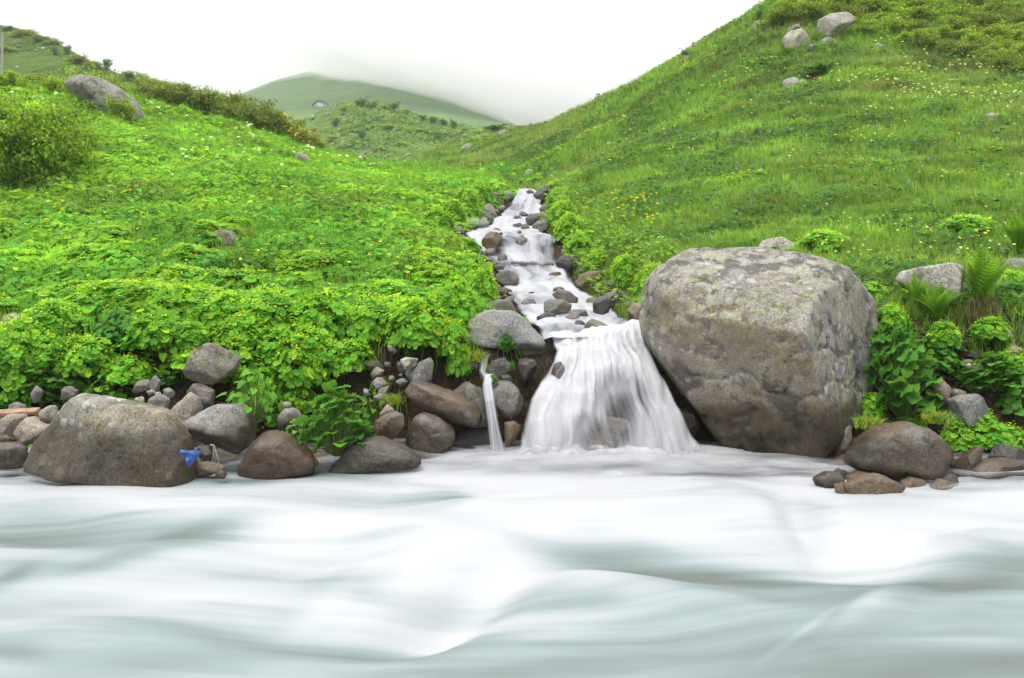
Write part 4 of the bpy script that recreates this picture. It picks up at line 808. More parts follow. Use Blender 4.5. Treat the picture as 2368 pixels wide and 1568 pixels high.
R('d', '340,518 356,512 372,520 352,527', 'grey', 'small grey stone in the meadow above the mossy hummock rock')
# far hills
for s, lb in [('420,530 440,505 462,520 430,550', 'grey rock on the left flank of the middle hill'), ('440,665 490,635 502,650 455,668', 'tan slab low on the left flank of the middle hill'), ('660,735 680,705 702,720 675,748', 'grey rock low in the gully of the middle hill'), ('750,645 775,625 780,640', 'orange stone on the face of the middle hill'),
              ('958,632 985,613 985,630', 'grey stone on the face of the middle hill'), ('1000,548 1015,535 1035,535 1020,552', 'pale stone near the dark bush line of the middle hill'), ('540,505 562,482 588,500 560,515', 'pinkish rock in the scree of the middle hill'), ('655,415 690,402 710,412 680,422', 'pale rock at the crest of the middle hill'), ('600,440 620,425 640,432 625,450', 'pale rubble stone in the crest scar of the middle hill'), ('580,455 600,440 615,455', 'small rubble stone left in the crest scar of the middle hill'), ('680,495 700,488 702,505', 'small stone in the dark scar of the middle hill'), ('725,585 740,578 742,590', 'tiny stone under the scar of the middle hill')]:
    R('2', s, 'pale', lb, at=at_mid, cat='rock', name='rock')
for s, lb in [('840,815 850,795 875,792 865,812', 'upper grey rock of the gully behind the meadow'), ('820,838 840,825 862,835 850,848', 'white stone of the gully behind the meadow'), ('845,850 870,842 890,850 870,858', 'second stone of the gully, just below the white one'), ('890,890 915,868 940,880 930,900', 'left brown rock of the gully foot'), ('930,892 965,865 990,875 1003,890 960,900', 'widest rock of the gully foot'), ('860,885 880,875 890,892', 'small dark rock of the gully foot'), ('1000,840 1018,832 1030,845', 'single stone right of the gully'), ('1230,815 1245,808 1258,820', 'little stone beside the pale stone of the spur foot')]:
    R('2', s, 'pale', lb, d=48 if '1230' not in s and '1000' not in s else 50, cat='rock', name='rock')
for s, lb in [('275,345 295,325 318,335 300,348', 'pale rock high on the left hill, right of centre'), ('85,303 110,285 132,295 110,306', 'pale rock high on the left hill near the pole'), ('238,355 252,342 270,350 255,360', 'pale stone on the left hill below the higher one'), ('100,470 120,458 140,468 120,480', 'grey rock low on the left hill near the pole'), ('480,390 490,378 502,390 490,400', 'small rock beside the dark bush of the left hill'), ('85,348 105,338 120,345 100,352', 'flat rock of the left hill between two others'), ('225,398 238,390 246,398', 'tiny rock in the middle of the left hill')]:
    R('1', s, 'pale', lb, at=at_ridge, cat='rock', name='rock')
# ------------------------------------------------------------------ foliage
def leaf_mat(name, trans=.42, rough=.55, spec=.18):
    m, t, N, L = node_mat(name)
    a = N('ShaderNodeAttribute'); a.attribute_name = 'Col'
    b = N('ShaderNodeBsdfPrincipled'); L(a.outputs['Color'], b.inputs['Base Color']); b.inputs['Roughness'].default_value = rough; b.inputs['Specular IOR Level'].default_value = spec
    tl = N('ShaderNodeBsdfTranslucent'); hv = N('ShaderNodeHueSaturation'); hv.inputs['Hue'].default_value = .485; hv.inputs['Value'].default_value = 1.35; L(a.outputs['Color'], hv.inputs['Color']); L(hv.outputs['Color'], tl.inputs['Color'])
    ms = N('ShaderNodeMixShader'); ms.inputs[0].default_value = trans; L(b.outputs['BSDF'], ms.inputs[1]); L(tl.outputs['BSDF'], ms.inputs[2])
    o = N('ShaderNodeOutputMaterial'); L(ms.outputs['Shader'], o.inputs['Surface'])
    return m
LEAF = leaf_mat('leaf'); PETAL = leaf_mat('petal', .3, .7, .1)
def plain(name, c, c2, sc=30, rough=.8, spec=.2):
    m, t, N, L = node_mat(name); g = N('ShaderNodeTexCoord'); n = noise_node(N, L, g.outputs['Object'], sc, 5, .6)
    b = N('ShaderNodeBsdfPrincipled'); L(mixc(N, L, mrange(N, L, n.outputs['Fac'], .35, .65), c, c2), b.inputs['Base Color']); b.inputs['Roughness'].default_value = rough; b.inputs['Specular IOR Level'].default_value = spec
    o = N('ShaderNodeOutputMaterial'); L(b.outputs['BSDF'], o.inputs['Surface']); return m
BARK = plain('bark', (.10, .075, .05), (.17, .135, .095)); STALK = plain('stalk', (.10, .17, .035), (.16, .22, .06))

def T_round(n, lob=.80, cup=.16):
    a = np.linspace(.28, 2 * math.pi - .28, 2 * n + 1) - math.pi / 2; r = np.where(np.arange(2 * n + 1) % 2 == 0, lob, 1.0)
    V = np.c_[np.cos(a) * r, np.sin(a) * r, cup * (1 + .7 * np.where(np.arange(2 * n + 1) % 2 == 0, -1, 1) * .6)]
    V = np.r_[[[0, -.12, -.05]], V]; F = np.array([[0, k, k + 1] for k in range(1, 2 * n + 1)]); return V, F
def T_disc(n, cup=.15):
    a = np.arange(n) / n * 2 * math.pi; V = np.r_[[[0, 0, -.05]], np.c_[np.cos(a), np.sin(a), np.full(n, cup)]]
    return V, np.array([[0, 1 + k, 1 + (k + 1) % n] for k in range(n)])
def T_ell(w=.45):
    V = np.array([[0, 0, 0], [w, .45, .10], [0, 1, -.08], [-w, .45, .10], [0, .45, -.02]]); return V, np.array([[0, 1, 4], [4, 1, 2], [4, 2, 3], [0, 4, 3]])
def T_heart():
    o = np.array([[0, 0], [.25, -.16], [.5, -.02], [.52, .3], [.3, .7], [0, 1.05], [-.3, .7], [-.52, .3], [-.5, -.02], [-.25, -.16]])
    V = np.c_[o, np.abs(o[:, 0]) * .3 - .16 * o[:, 1] ** 2]; V = np.r_[[[0, .35, -.04]], V]
    return V, np.array([[0, 1 + k, 1 + (k + 1) % 10] for k in range(10)])
def T_butter():
    n = 26; a = np.linspace(.3, 2 * math.pi - .3, n) - math.pi / 2; r = 1 + .07 * np.cos(np.arange(n) * math.pi); r[[0, -1]] = .62
    ring = np.c_[np.cos(a) * r, np.sin(a) * r, -.04 + .20 * np.cos(3 * a) + .07 * np.cos(np.arange(n) * math.pi)]; mid = ring * .55; mid[:, 2] = ring[:, 2] * .25 + .05 * np.cos(np.arange(n) * math.pi)
    V = np.r_[[[0, -.1, -.06]], mid, ring]; F = [[0, 1 + k, 2 + k] for k in range(n - 1)]
    for k in range(n - 1): F += [[1 + k, 1 + n + k, 2 + n + k], [1 + k, 2 + n + k, 2 + k]]
    return V, np.array(F)
def T_tuft(nb, seed, w=.045, spread=.35):
    r = np.random.default_rng(seed); V, Fc = [], []
    for k in range(nb):
        az = r.uniform(0, 6.28); h = r.uniform(.55, 1.05); bend = r.uniform(.1, .55); o = r.uniform(-spread, spread, 2) * .5
        dx, dy = math.cos(az), math.sin(az); px, py = -dy * w, dx * w; i = len(V)
        V += [[o[0] - px, o[1] - py, -.1], [o[0] + px, o[1] + py, -.1], [o[0] + dx * bend * .3 - px * .7, o[1] + dy * bend * .3 - py * .7, h * .55], [o[0] + dx * bend * .3 + px * .7, o[1] + dy * bend * .3 + py * .7, h * .55], [o[0] + dx * bend, o[1] + dy * bend, h * (1 - bend * .3)]]
        Fc += [[i, i + 1, i + 3], [i, i + 3, i + 2], [i + 2, i + 3, i + 4]]
    return np.array(V), np.array(Fc)

class Bag:
    def __init__(s): s.V, s.F, s.C, s.n = [], [], [], 0
    def add(s, T, pos, nrm, yaw, size, col):
        V, Fc = T; n = len(pos)
        if n == 0: return
        nrm = nrm / np.linalg.norm(nrm, axis=1)[:, None]
        h = np.where(np.abs(nrm[:, 2:3]) > .95, [[1., 0, 0]], [[0, 0, 1.]]); t = np.cross(h, nrm); t /= np.linalg.norm(t, axis=1)[:, None]; b = np.cross(nrm, t)
        c, sn = np.cos(yaw)[:, None], np.sin(yaw)[:, None]; ex = t * c + b * sn; ey = -t * sn + b * c
        size = np.broadcast_to(np.asarray(size, float), (n,)) if np.ndim(size) < 2 else size
        S = size[:, None, None] if np.ndim(size) == 1 else size[:, :, None]
        M = np.stack([ex, ey, nrm], 1)                       # rows: local axes
        if np.ndim(size) == 1: W = np.einsum('kj,njc->nkc', V, M) * size[:, None, None]
        else: W = np.einsum('kj,nj,njc->nkc', V, size, M)
        W = W + pos[:, None, :]
        s.V.append(W.reshape(-1, 3)); s.F.append((Fc[None] + (np.arange(n) * len(V))[:, None, None] + s.n).reshape(-1, 3))
        s.C.append(np.repeat(col, len(V), 0)); s.n += n * len(V)
    def tubes(s, path, r0, r1, col, seg=5):
        p = np.array(path, float); n = len(p); rr = np.linspace(r0, r1, n); tg = np.gradient(p, axis=0); tg /= np.linalg.norm(tg, axis=1)[:, None] + 1e-9
        u = np.cross(tg, [.31, .2, .93]); u /= np.linalg.norm(u, axis=1)[:, None] + 1e-9; w = np.cross(tg, u); a = np.arange(seg) / seg * 2 * math.pi
        V = (p[:, None] + rr[:, None, None] * (np.cos(a)[None, :, None] * u[:, None] + np.sin(a)[None, :, None] * w[:, None])).reshape(-1, 3); Fc = []
        for i in range(n - 1):
            for k in range(seg):
                a0, b0 = i * seg + k, i * seg + (k + 1) % seg; Fc += [[a0, b0, b0 + seg], [a0, b0 + seg, a0 + seg]]
        s.V.append(V); s.F.append(np.array(Fc) + s.n); s.C.append(np.repeat([col], len(V), 0)); s.n += len(V)
    def mesh(s, name, mat, smooth=False): return mesh_np(name, np.concatenate(s.V), np.concatenate(s.F), mat, smooth, np.concatenate(s.C))

GREEN = 1.52
def shade(c, n, v=.25, hue=.12, r=rng):
    c = np.array(c, float)[None] * (GREEN if c[1] > c[0] * 1.05 and max(c) < .45 else 1) * np.exp(r.normal(0, v, (n, 1))); y = r.normal(0, hue, n); c = c * np.stack([.84 + y * 1.3, 1.0 + y * .2, .56 - y * .55], 1); return np.clip(c, .003, .8)
def mixcol(a, b, f): return a * (1 - f[:, None]) + b * f[:, None]
def rand_nrm(n, tilt, bias=(0, -.25, 1), r=rng):
    v = r.normal(0, tilt, (n, 3)); v[:, 2] = np.abs(v[:, 2]) * .3; return v + np.array(bias)
# running skyline of the near ground: leaves far behind it are not built
GY = HY - (GZ - CZ) * F / GD[:, None]
RUN = np.minimum.accumulate(GY, 0)
def seen(X, d, z, tol):
    Y = HY - (z - CZ) * F / d; i = np.clip(np.searchsorted(GD, d) - 1, 0, len(GD) - 1); j = np.clip(np.searchsorted(GX, X), 0, len(GX) - 1); return Y < RUN[i, j] + tol
def sample(n, d0, d1, X0, X1, power):
    """n places on the ground; their number per square metre falls with distance ** power."""
    e = 2 - power; u = rng.random(n); d = (d0 ** e + u * (d1 ** e - d0 ** e)) ** (1 / e) if abs(e) > 1e-3 else d0 * (d1 / d0) ** u
    X = rng.uniform(X0, X1, n); x = (X - CX) / F * d; z = hlook(X, d)
    k = seen(X, d, z, 25 + 400 / d); return X[k], d[k], x[k], z[k]
def side(x, d):
    l, r, _ = stream_at(np.clip(d, 9.45, 33)); g = d > 31.5; thr = .55 - 6.5 * sm(34, 47, d) + rng.normal(0, .8, len(x)); return np.where(g, np.where(x < thr, -9., 9.), x - l), np.where(g, np.where(x < thr, -9., 9.), x - r)
DIRT = [(1872, 176, 36, 14)]
DIRTP = [(X, cast(X, Y, False), a / F * cast(X, Y, False)) for X, Y, a, b in DIRT]

bag = Bag()
# ---- left meadow: broad lobed leaves over dark gaps
X, d, x, z = sample(185000, 8.5, 50, -800, 1340, 1.15)
sl, sr = side(x, d); yb = np.interp(X, YB[:, 0], YB[:, 1]); wd = np.interp(X, YB[:, 0], YB[:, 2]); tb = (d - yb) / wd
lim = np.interp(X, [-500, 250, 330, 430, 470, 690, 720, 850, 880, 1060, 1110], [.12, .15, .5, .6, .2, .25, .5, .6, .9, .9, 1.0])
gap = fb2(x, d, .8, 3, 201)
k = (sl < -.02) & (tb > lim + .12 * gap) & (gap > -.42)
X, d, x, z, gap, tb = X[k], d[k], x[k], z[k], gap[k], tb[k]; n = len(X)
m1 = fb2(x, d, .55, 2, 202); ex, ey = fb2(x + .06, d, .55, 2, 202) - m1, fb2(x, d + .06, .55, 2, 202) - m1
hgt = (.06 + .30 * (m1 + .45)) * rng.random(n) ** .45 * (1 - .4 * sm(18, 30, d))
s = (.046 + .036 * rng.random(n) ** 2) * (1 + sm(16, 45, d) * 1.1) * np.where(rng.random(n) < .3, .62, 1)
big = fb2(x, d, 3.5, 3, 203); yel = sm(-.25, .35, fb2(x, d, 1.6, 3, 204) + .5 * sm(12, 24, d) - .15); old = sm(.05, .35, fb2(x + 40, d, 2.6, 3, 205)) * (1 - sm(18, 26, d))
c = mixcol(shade((.078, .195, .024), n, .24), shade((.160, .275, .024), n, .2), np.clip(yel + rng.normal(0, .2, n), 0, 1))
dg = sm(.05, .35, fb2(x - 20, d, 2.1, 3, 206)); c = c * ((1 - .35 * dg) * np.clip(1 + .8 * fb2(x + 7, d, 1.1, 3, 207), .6, 1.45))[:, None]
c = mixcol(c, shade((.15, .15, .030), n, .3), np.clip(old * .8 * (rng.random(n) < .75), 0, 1))
c = mixcol(c, shade((.24, .34, .035), n, .2), np.clip((rng.random(n) < .16) * sm(-.1, .3, m1), 0, 1) * .9)
nr = rand_nrm(n, .34) + np.stack([-ex * 5, -ey * 5, 0 * ex], 1)
pos = np.stack([x, d, z + hgt], 1); yaw = rng.uniform(0, 6.28, n)
def bare(q):
    Xp, Yp = CX + q[:, 0] / q[:, 1] * F, HY - (q[:, 2] - CZ) / q[:, 1] * F; r = np.zeros(len(q), bool)
    for a, b, u, w in ((235, 768, 44, 30), (152, 768, 22, 14), (332, 775, 30, 26), (296, 712, 16, 22), (940, 845, 70, 34), (790, 650, 60, 10), (430, 592, 60, 14), (510, 558, 46, 26), (25, 745, 40, 26), (1870, 178, 34, 14)): r |= ((Xp - a) / u) ** 2 + ((Yp - b) / w) ** 2 < 1
    return r
kk = ~bare(pos); pos, nr, yaw, s, c, d = pos[kk], nr[kk], yaw[kk], s[kk], c[kk], d[kk]; n = len(pos)
near = d < 15.5; kind = rng.random(n)
for msk, T in ((near & (kind < .62), T_round(7)), (near & (kind >= .62), T_ell(.4)), (~near & (kind < .6), T_disc(5)), (~near & (kind >= .6), T_ell(.42))):
    bag.add(T, pos[msk], nr[msk], yaw[msk], s[msk] * (1.0 if 'x' else 1), c[msk])
# ---- thin grass through the left meadow
X, d, x, z = sample(16000, 9.2, 50, -420, 1340, 1.2); sl, sr = side(x, d); k = (sl < -.1); X, d, x, z = X[k], d[k], x[k], z[k]; n = len(X)
bag.add(T_tuft(6, 1, .02), np.stack([x, d, z + .03], 1), rand_nrm(n, .12, (0, -.1, 1)), rng.uniform(0, 6.28, n), (.20 + .14 * rng.random(n)) * (1 + sm(20, 45, d) * .6), shade((.13, .24, .035), n, .2))
# ---- right hill: grass with cushions of leaves on its little terraces
X, d, x, z = sample(118000, 9.0, 60, 900, 3200, 1.15); sl, sr = side(x, d); yb = np.interp(X, YB[:, 0], YB[:, 1]); wd = np.interp(X, YB[:, 0], YB[:, 2]); tb = (d - yb) / wd
k = (sr > .02) & (tb > np.where(X > 1950, .62, .9)); X, d, x, z = X[k], d[k], x[k], z[k]; n = len(X)
lush = fb2(x, d, 4.5, 3, 211); dry = sm(.0, .4, fb2(x * .6 + 9, d * .6 + z, 3.0, 3, 212) + .25 * sm(18, 34, d) - .05)
c = mixcol(shade((.150, .232, .046), n, .2), shade((.275, .285, .115), n, .2), np.clip(dry * .8 + rng.normal(0, .12, n), 0, 1)); c = mixcol(c, shade((.085, .185, .026), n, .2), sm(.1, .4, lush) * .7)
c = c * np.clip(1 + .9 * fb2(x * .5, d + z * 1.1, .8, 3, 213), .5, 1.5)[:, None]; c = mixcol(c, shade((.15, .13, .05), n, .2), .7 * sm(.25, .5, fb2(x * .5 + 50, d + z, 1.5, 3, 214)))
Yg = HY - (z - CZ) / d * F; keep = ((X - 1872) / 36) ** 2 + ((Yg - 178) / 14) ** 2 > 1
for q in range(3):
    mk = ((np.arange(n) % 3) == q) & keep
    bag.add(T_tuft(7, 20 + q, .026), np.stack([x, d, z], 1)[mk], rand_nrm(n, .16, (-.12, -.22, 1))[mk], rng.uniform(0, 6.28, n)[mk], ((.10 + .12 * rng.random(n)) * (1 + sm(12, 45, d) * 1.2))[mk], c[mk])
X, d, x, z = sample(195000, 8.1, 60, 900, 3200, 1.15); sl, sr = side(x, d); yb = np.interp(X, YB[:, 0], YB[:, 1]); wd = np.interp(X, YB[:, 0], YB[:, 2]); tb = (d - yb) / wd
p1 = fb2(x * .7, d + z * 1.3, 1.05, 3, 221); p2 = fb2(x * .6, d + z * .9, 1.9, 3, 222)
nearbank = 1 - sm(.6, 1.6, sr); lowr = sm(14, 10, d)
k = (sr > .02) & (tb > np.where(X > 2420, .12, np.where(X > 1950, .5, .9))) & ((p1 + .35 * nearbank + .12 * lowr > .0) | (p2 > .2))
X, d, x, z, p1, p2, nearbank = X[k], d[k], x[k], z[k], p1[k], p2[k], nearbank[k]; n = len(X)
hgt = (.05 + .32 * sm(-.05, .4, p1 + .4 * nearbank)) * rng.random(n) ** .5; s = (.030 + .028 * rng.random(n) ** 2) * (1 + sm(15, 45, d) * 1.1)
c = mixcol(shade((.036, .095, .026), n, .28), shade((.165, .240, .028), n, .22), np.clip(sm(.18, .34, p2) + nearbank * .7 + rng.normal(0, .18, n), 0, 1))
nr = rand_nrm(n, .40); yaw = rng.uniform(0, 6.28, n); pos = np.stack([x, d, z + hgt], 1); near = d < 14; kind = rng.random(n)
for msk, T in ((near & (kind < .55), T_round(6)), (near & (kind >= .55), T_ell(.4)), (~near & (kind < .6), T_disc(5)), (~near & (kind >= .6), T_ell(.42))): bag.add(T, pos[msk], nr[msk], yaw[msk], s[msk], c[msk])
# ---- roots and dry grass hanging from the undercut banks
for X0, X1, n, dz in ((870, 1060, 160, 0), (2230, 2300, 200, .1), (2100, 2240, 60, 0), (640, 760, 50, 0)):
    X = rng.uniform(X0, X1, n); yb = np.interp(X, YB[:, 0], YB[:, 1]); wd = np.interp(X, YB[:, 0], YB[:, 2]); d = yb + wd * rng.uniform(.82, .98, n) - .06; x = (X - CX) / F * d; z = hlook(X, d) + .02 + dz
    bag.add(T_tuft(3, 5, .014), np.stack([x, d, z], 1), rand_nrm(n, .12, (0, -.3, -1.0)) * np.array([1, 1, -1]) * np.array([1, 1, -1]), rng.uniform(0, 6.28, n), .12 + .14 * rng.random(n), shade((.12, .085, .055), n, .3))
# ---- scrub and tussocks on the nearer hills
for hill, n, s0, c1, c2 in ((at_ridge, 9000, .55, (.045, .085, .014), (.110, .125, .028)), (at_mid, 12000, .62, (.060, .125, .018), (.150, .185, .040))):
    q = hill.some(n, rng); m = fb2(q[:, 0], q[:, 1] + q[:, 2], 11, 3, 231); k = m + rng.normal(0, .15, n) > -.05; q, m = q[k], m[k]; n = len(q)
    for _ in range(3):
        o = rng.normal(0, .35, (n, 3)) * np.array([1, 1, .3]); sz = s0 * (.5 + .8 * rng.random(n)) * (.7 + 1.0 * sm(.05, .5, m))
        bag.add(T_ell(.5), q + o + np.array([0, 0, .05]) + np.c_[np.zeros((n, 2)), .35 * rng.random(n) * sm(0, .5, m)], rand_nrm(n, .45, (0, -.5, .8)), rng.uniform(0, 6.28, n), sz, mixcol(shade(c1, n, .25), shade(c2, n, .2), np.clip(rng.normal(.5, .3, n) - .4 * m, 0, 1)))
gc = obj('ground_cover', bag.mesh('ground_cover', LEAF)); tag(gc, 'bright green mass of leaves and grass covering both slopes above the river', 'plants', kind='stuff')

# ---- flowers strewn through the grass
fb = Bag()
def strew(n, X0, X1, Y0, Y1, col, size, up, cl=None, seed=0, thr=0.1, v=.12):
    for _ in range(n):
        pass
    X = rng.uniform(X0, X1, n * 3); Y = rng.uniform(Y0, Y1, n * 3); out = []
    for a, b in zip(X, Y):
        dq = cast(a, b, False, 9.2)
        if dq is None or dq > 62: continue
        xq = (a - CX) / F * dq
        if cl and fb2(np.array([xq]), np.array([dq]), cl, 2, seed)[0] < thr: continue
        sl, sr = side(np.array([xq]), np.array([dq]))
        if sl[0] > 0 and sr[0] < 0: continue
        out.append((xq, dq, hlook(a, np.array([dq]))[0] + up * (.6 + .8 * rng.random())))
        if len(out) >= n: break
    if not out: return
    p = np.array(out); m = len(p); sz = size * (.7 + .6 * rng.random(m)) * (1 + sm(15, 40, p[:, 1]) * .9)
    fb.add(T_disc(6, .25), p, rand_nrm(m, .3, (0, -.6, 1)), rng.uniform(0, 6.28, m), sz, shade(col, m, v, .05))
strew(260, 1900, 2420, 100, 300, (.62, .60, .34), .026, .24, 2.0, 301, .0)
strew(250, 1500, 2400, 180, 520, (.55, .56, .30), .022, .24, 2.2, 302, .05)
strew(130, 1350, 1900, 120, 420, (.50, .52, .30), .022, .24, 2.5, 303, .0)
strew(112, 1540, 1820, 320, 470, (.24, .19, .40), .022, .27, 1.2, 304, .05)
strew(90, 1800, 2400, 240, 500, (.25, .20, .42), .020, .26, 1.4, 305, .15)
strew(52, 1560, 2420, 400, 600, (.26, .20, .42), .02, .25, 1.4, 306, .1)
strew(105, 1800, 2400, 180, 480, (.60, .44, .02), .024, .26, 1.0, 307, .2)
strew(52, 1400, 1520, 470, 545, (.65, .47, .02), .026, .26)
strew(67, 2140, 2300, 480, 580, (.60, .46, .02), .022, .24, .8, 308, .1)
strew(90, 1900, 2420, 520, 640, (.55, .55, .30), .018, .22)
strew(127, 300, 900, 250, 410, (.72, .72, .66), .036, .22, 2.0, 309, .05)
strew(37, 20, 160, 190, 240, (.72, .72, .66), .036, .25, 2, 310, 0)
strew(45, 0, 1000, 330, 700, (.60, .16, .03), .024, .22)
strew(67, 200, 1050, 380, 720, (.62, .58, .22), .022, .24)
strew(45, 100, 1050, 420, 740, (.20, .10, .38), .022, .24)
strew(12, 100, 160, 460, 600, (.75, .46, .01), .030, .26)
wf = obj('wildflowers', fb.mesh('wildflowers', PETAL)); tag(wf, 'white, yellow and violet flowers scattered over the meadow slopes', 'flowers', kind='stuff')

# ------------------------------------------------------------------ plants that stand out one by one
def kids(o): return [c for c in bpy.data.objects if c.parent == o]
def place(root_kids, name, loc, label, cat, group, sc, rz):
    """A further plant of the same kind: its own empty and its own copies of every part."""
    o = thing(name, loc, label, cat, group, rz, sc)
    for c in root_kids:
        q = c.copy(); COL.objects.link(q); q.parent = o
    return o
PROTO = {}
def proto(key, parts):
    PROTO[key] = [(nm, me) for nm, me in parts]
def grow(key, name, loc, label, cat, group=None, sc=1.0, rz=0.0):
    sc = (sc, sc, sc) if np.ndim(sc) == 0 else sc
    o = thing(name, loc, label, cat, group, rz, sc)
    for nm, me in PROTO[key]: obj(nm, me, o)
    return o

def shrub_parts(seed, nleaf, leaf, c1, c2, nstem=7, flowers=None, w=1.0, h=1.0, tall=0.0):
    r = np.random.default_rng(seed); st, lf = Bag(), Bag(); tips = []
    for k in range(nstem):
        az = k / nstem * 6.28 + r.uniform(-.4, .4); lean = r.uniform(.15, .95); hh = h * r.uniform(.55, 1.0) * (1 - .35 * lean * (1 - tall))
        top = np.array([math.cos(az) * lean * .5 * w, math.sin(az) * lean * .5 * w, hh]); p = [np.array([math.cos(az) * .06, math.sin(az) * .06, -.12])]
        for q in (.35, .7, 1.0): p.append(np.array([top[0] * q ** 1.3, top[1] * q ** 1.3, top[2] * q]) + r.normal(0, .03, 3))
        st.tubes(p, .022, .007, (.10, .075, .05))
        for q in range(5):
            b = p[1] + (p[3] - p[1]) * r.uniform(.1, 1); e = b + np.array([r.normal(0, .20) * w, r.normal(0, .20) * w, r.uniform(.0, .26) * h]); st.tubes([b, (b + e) / 2 + [0, 0, .02], e], .009, .004, (.10, .08, .05), 4); tips += [e, (b + e) / 2]
        tips += [p[3], p[2], p[1]]
    for q in range(nstem * 3):
        a = r.uniform(0, 6.28); rr = r.uniform(.15, .62) * w; tips.append(np.array([math.cos(a) * rr, math.sin(a) * rr, h * r.uniform(.05, .75) * (1 - rr / w * .5)]))
    tips = np.array(tips); n = nleaf; k = r.integers(0, len(tips), n); o = r.normal(0, 1, (n, 3)); o /= np.linalg.norm(o, axis=1)[:, None]; o *= (r.random((n, 1)) ** .5) * np.array([.17 * w, .17 * w, .12 * h])
    p = tips[k] + o; p[:, 2] = np.maximum(p[:, 2], .02); f = np.clip(r.normal(.45, .3, n) + .25 * (o[:, 2] > 0), 0, 1); ck = r.normal(0, .16, len(tips))[k]
    col = mixcol(shade(c1, n, .2, .1, r), shade(c2, n, .2, .1, r), f) * np.exp(ck)[:, None]
    lf.add(T_ell(.34), p, o * 4 + rand_nrm(n, .5, (0, 0, .7), r), r.uniform(0, 6.28, n), leaf * (.6 + .7 * r.random(n)), col)
    if flowers:
        n = flowers; k = r.integers(0, len(tips), n); q = tips[k] + r.normal(0, .10, (n, 3)) + [0, -.05, .08]; lf.add(T_disc(6, .3), q, rand_nrm(n, .5, (0, -.6, 1), r), r.uniform(0, 6.28, n), .06 * (.7 + .6 * r.random(n)), shade((.70, .40, .01), n, .15, .06, r))
    return [('stems', st.mesh('stems', BARK, True)), ('foliage', lf.mesh('foliage', LEAF))]
OL1, OL2, GR1, GR2 = (.060, .085, .013), (.170, .195, .030), (.060, .125, .022), (.140, .225, .035)
for k in range(3): proto('olive%d' % k, shrub_parts(400 + k, 2400, .075, OL1, OL2, 8, None, 1.3, .85))
for k in range(2): proto('gold%d' % k, shrub_parts(410 + k, 2200, .075, OL1, OL2, 8, 45, 1.2, .8))
for k in range(3): proto('green%d' % k, shrub_parts(420 + k, 2200, .08, (.085, .135, .014), (.220, .280, .030), 8, None, 1.3, .9))
for k in range(2): proto('dark%d' % k, shrub_parts(430 + k, 1400, .10, (.028, .075, .016), (.070, .140, .028), 7, None, 1.0, 1.0, .6))
proto('bigbush', shrub_parts(440, 15000, .06, (.060, .110, .012), (.215, .285, .028), 16, None, 1.5, 1.0, .3))
proto('smallbush', shrub_parts(441, 5000, .055, (.060, .115, .014), (.195, .265, .026), 8, None, 1.0, 1.0, .3))
def on(X, Y, water=False):
    dq = cast(X, Y, water, 7.0); return P(X, Y, dq), dq
r5 = np.random.default_rng(55)
p, dq = on(60, 425); grow('bigbush', 'leafy_shrub', p, 'large yellowish green bush with upright twigs, at the left edge of the photo', 'bush', None, (1.25 * dq / 19, 1.1 * dq / 19, 1.75 * dq / 19), .3)
p, dq = on(-60, 400); grow('bigbush', 'leafy_shrub', p, 'yellowish green bush cut by the left edge, behind the large one', 'bush', None, (1.1, 1.0, 1.9), 2.0)
p, dq = on(180, 395); grow('smallbush', 'leafy_shrub', p, 'smaller thin-twigged bush standing right of the large left bush', 'bush', None, (.8, .8, 1.15), 1.0)
p, dq = on(110, 330); grow('smallbush', 'leafy_shrub', p, 'bright round bush behind the large left bush', 'bush', None, (1.7, 1.4, 1.2), 4.0)
G1 = 'olive shrubs of the thicket along the top of the left meadow'
for i, (X, Y, w, h, kd) in enumerate([(20, 203, 90, 26, 'green0'), (90, 206, 100, 26, 'olive1'), (140, 222, 90, 34, 'green1'), (200, 242, 110, 62, 'green2'), (240, 266, 90, 66, 'green0'), (276, 282, 70, 44, 'green1'),
      (335, 232, 80, 34, 'olive0'), (380, 243, 90, 36, 'olive1'), (425, 252, 90, 40, 'olive2'), (470, 262, 90, 42, 'olive0'), (512, 274, 90, 44, 'olive1'), (552, 288, 90, 48, 'olive2'), (592, 302, 90, 50, 'olive0'), (628, 314, 86, 50, 'olive1'),
      (660, 326, 76, 44, 'gold0'), (690, 336, 64, 36, 'gold1'), (714, 345, 54, 30, 'gold0'), (734, 352, 44, 24, 'gold1'), (350, 218, 80, 30, 'olive2'), (450, 240, 90, 34, 'olive0'), (540, 262, 90, 36, 'olive2'), (610, 280, 80, 36, 'gold1')]):
    dq = cast(X, Y, False) or 39.5; dq = min(dq, 41); p = P(X, Y, dq); p[2] = hlook(X, np.array([dq]))[0] - .08; k = dq / F
    lb = 'olive brown shrub with orange yellow blossoms at the end of the crest thicket' if kd[:2] == 'go' else 'olive green shrub in the dense thicket along the top of the left meadow' if kd[:2] == 'ol' else 'yellow green shrub in front of the whaleback boulder on the left'
    grow(kd, 'rhododendron_shrub', p, lb, 'shrub', {'go': 'yellow flowering shrubs at the end of the crest thicket', 'ol': G1, 'gr': 'yellow green shrubs around the whaleback boulder'}[kd[:2]], (w * k / 1.35, w * k / 1.5, h * 1.8 * k / .95), r5.uniform(0, 6.28))
G2 = 'rhododendron shrubs of the thicket on top of the right hill'
lowl = np.array([(1800, 62), (1880, 70), (1939, 72), (1984, 84), (2064, 88), (2134, 112), (2209, 128), (2284, 150), (2368, 172), (2500, 195)], float)
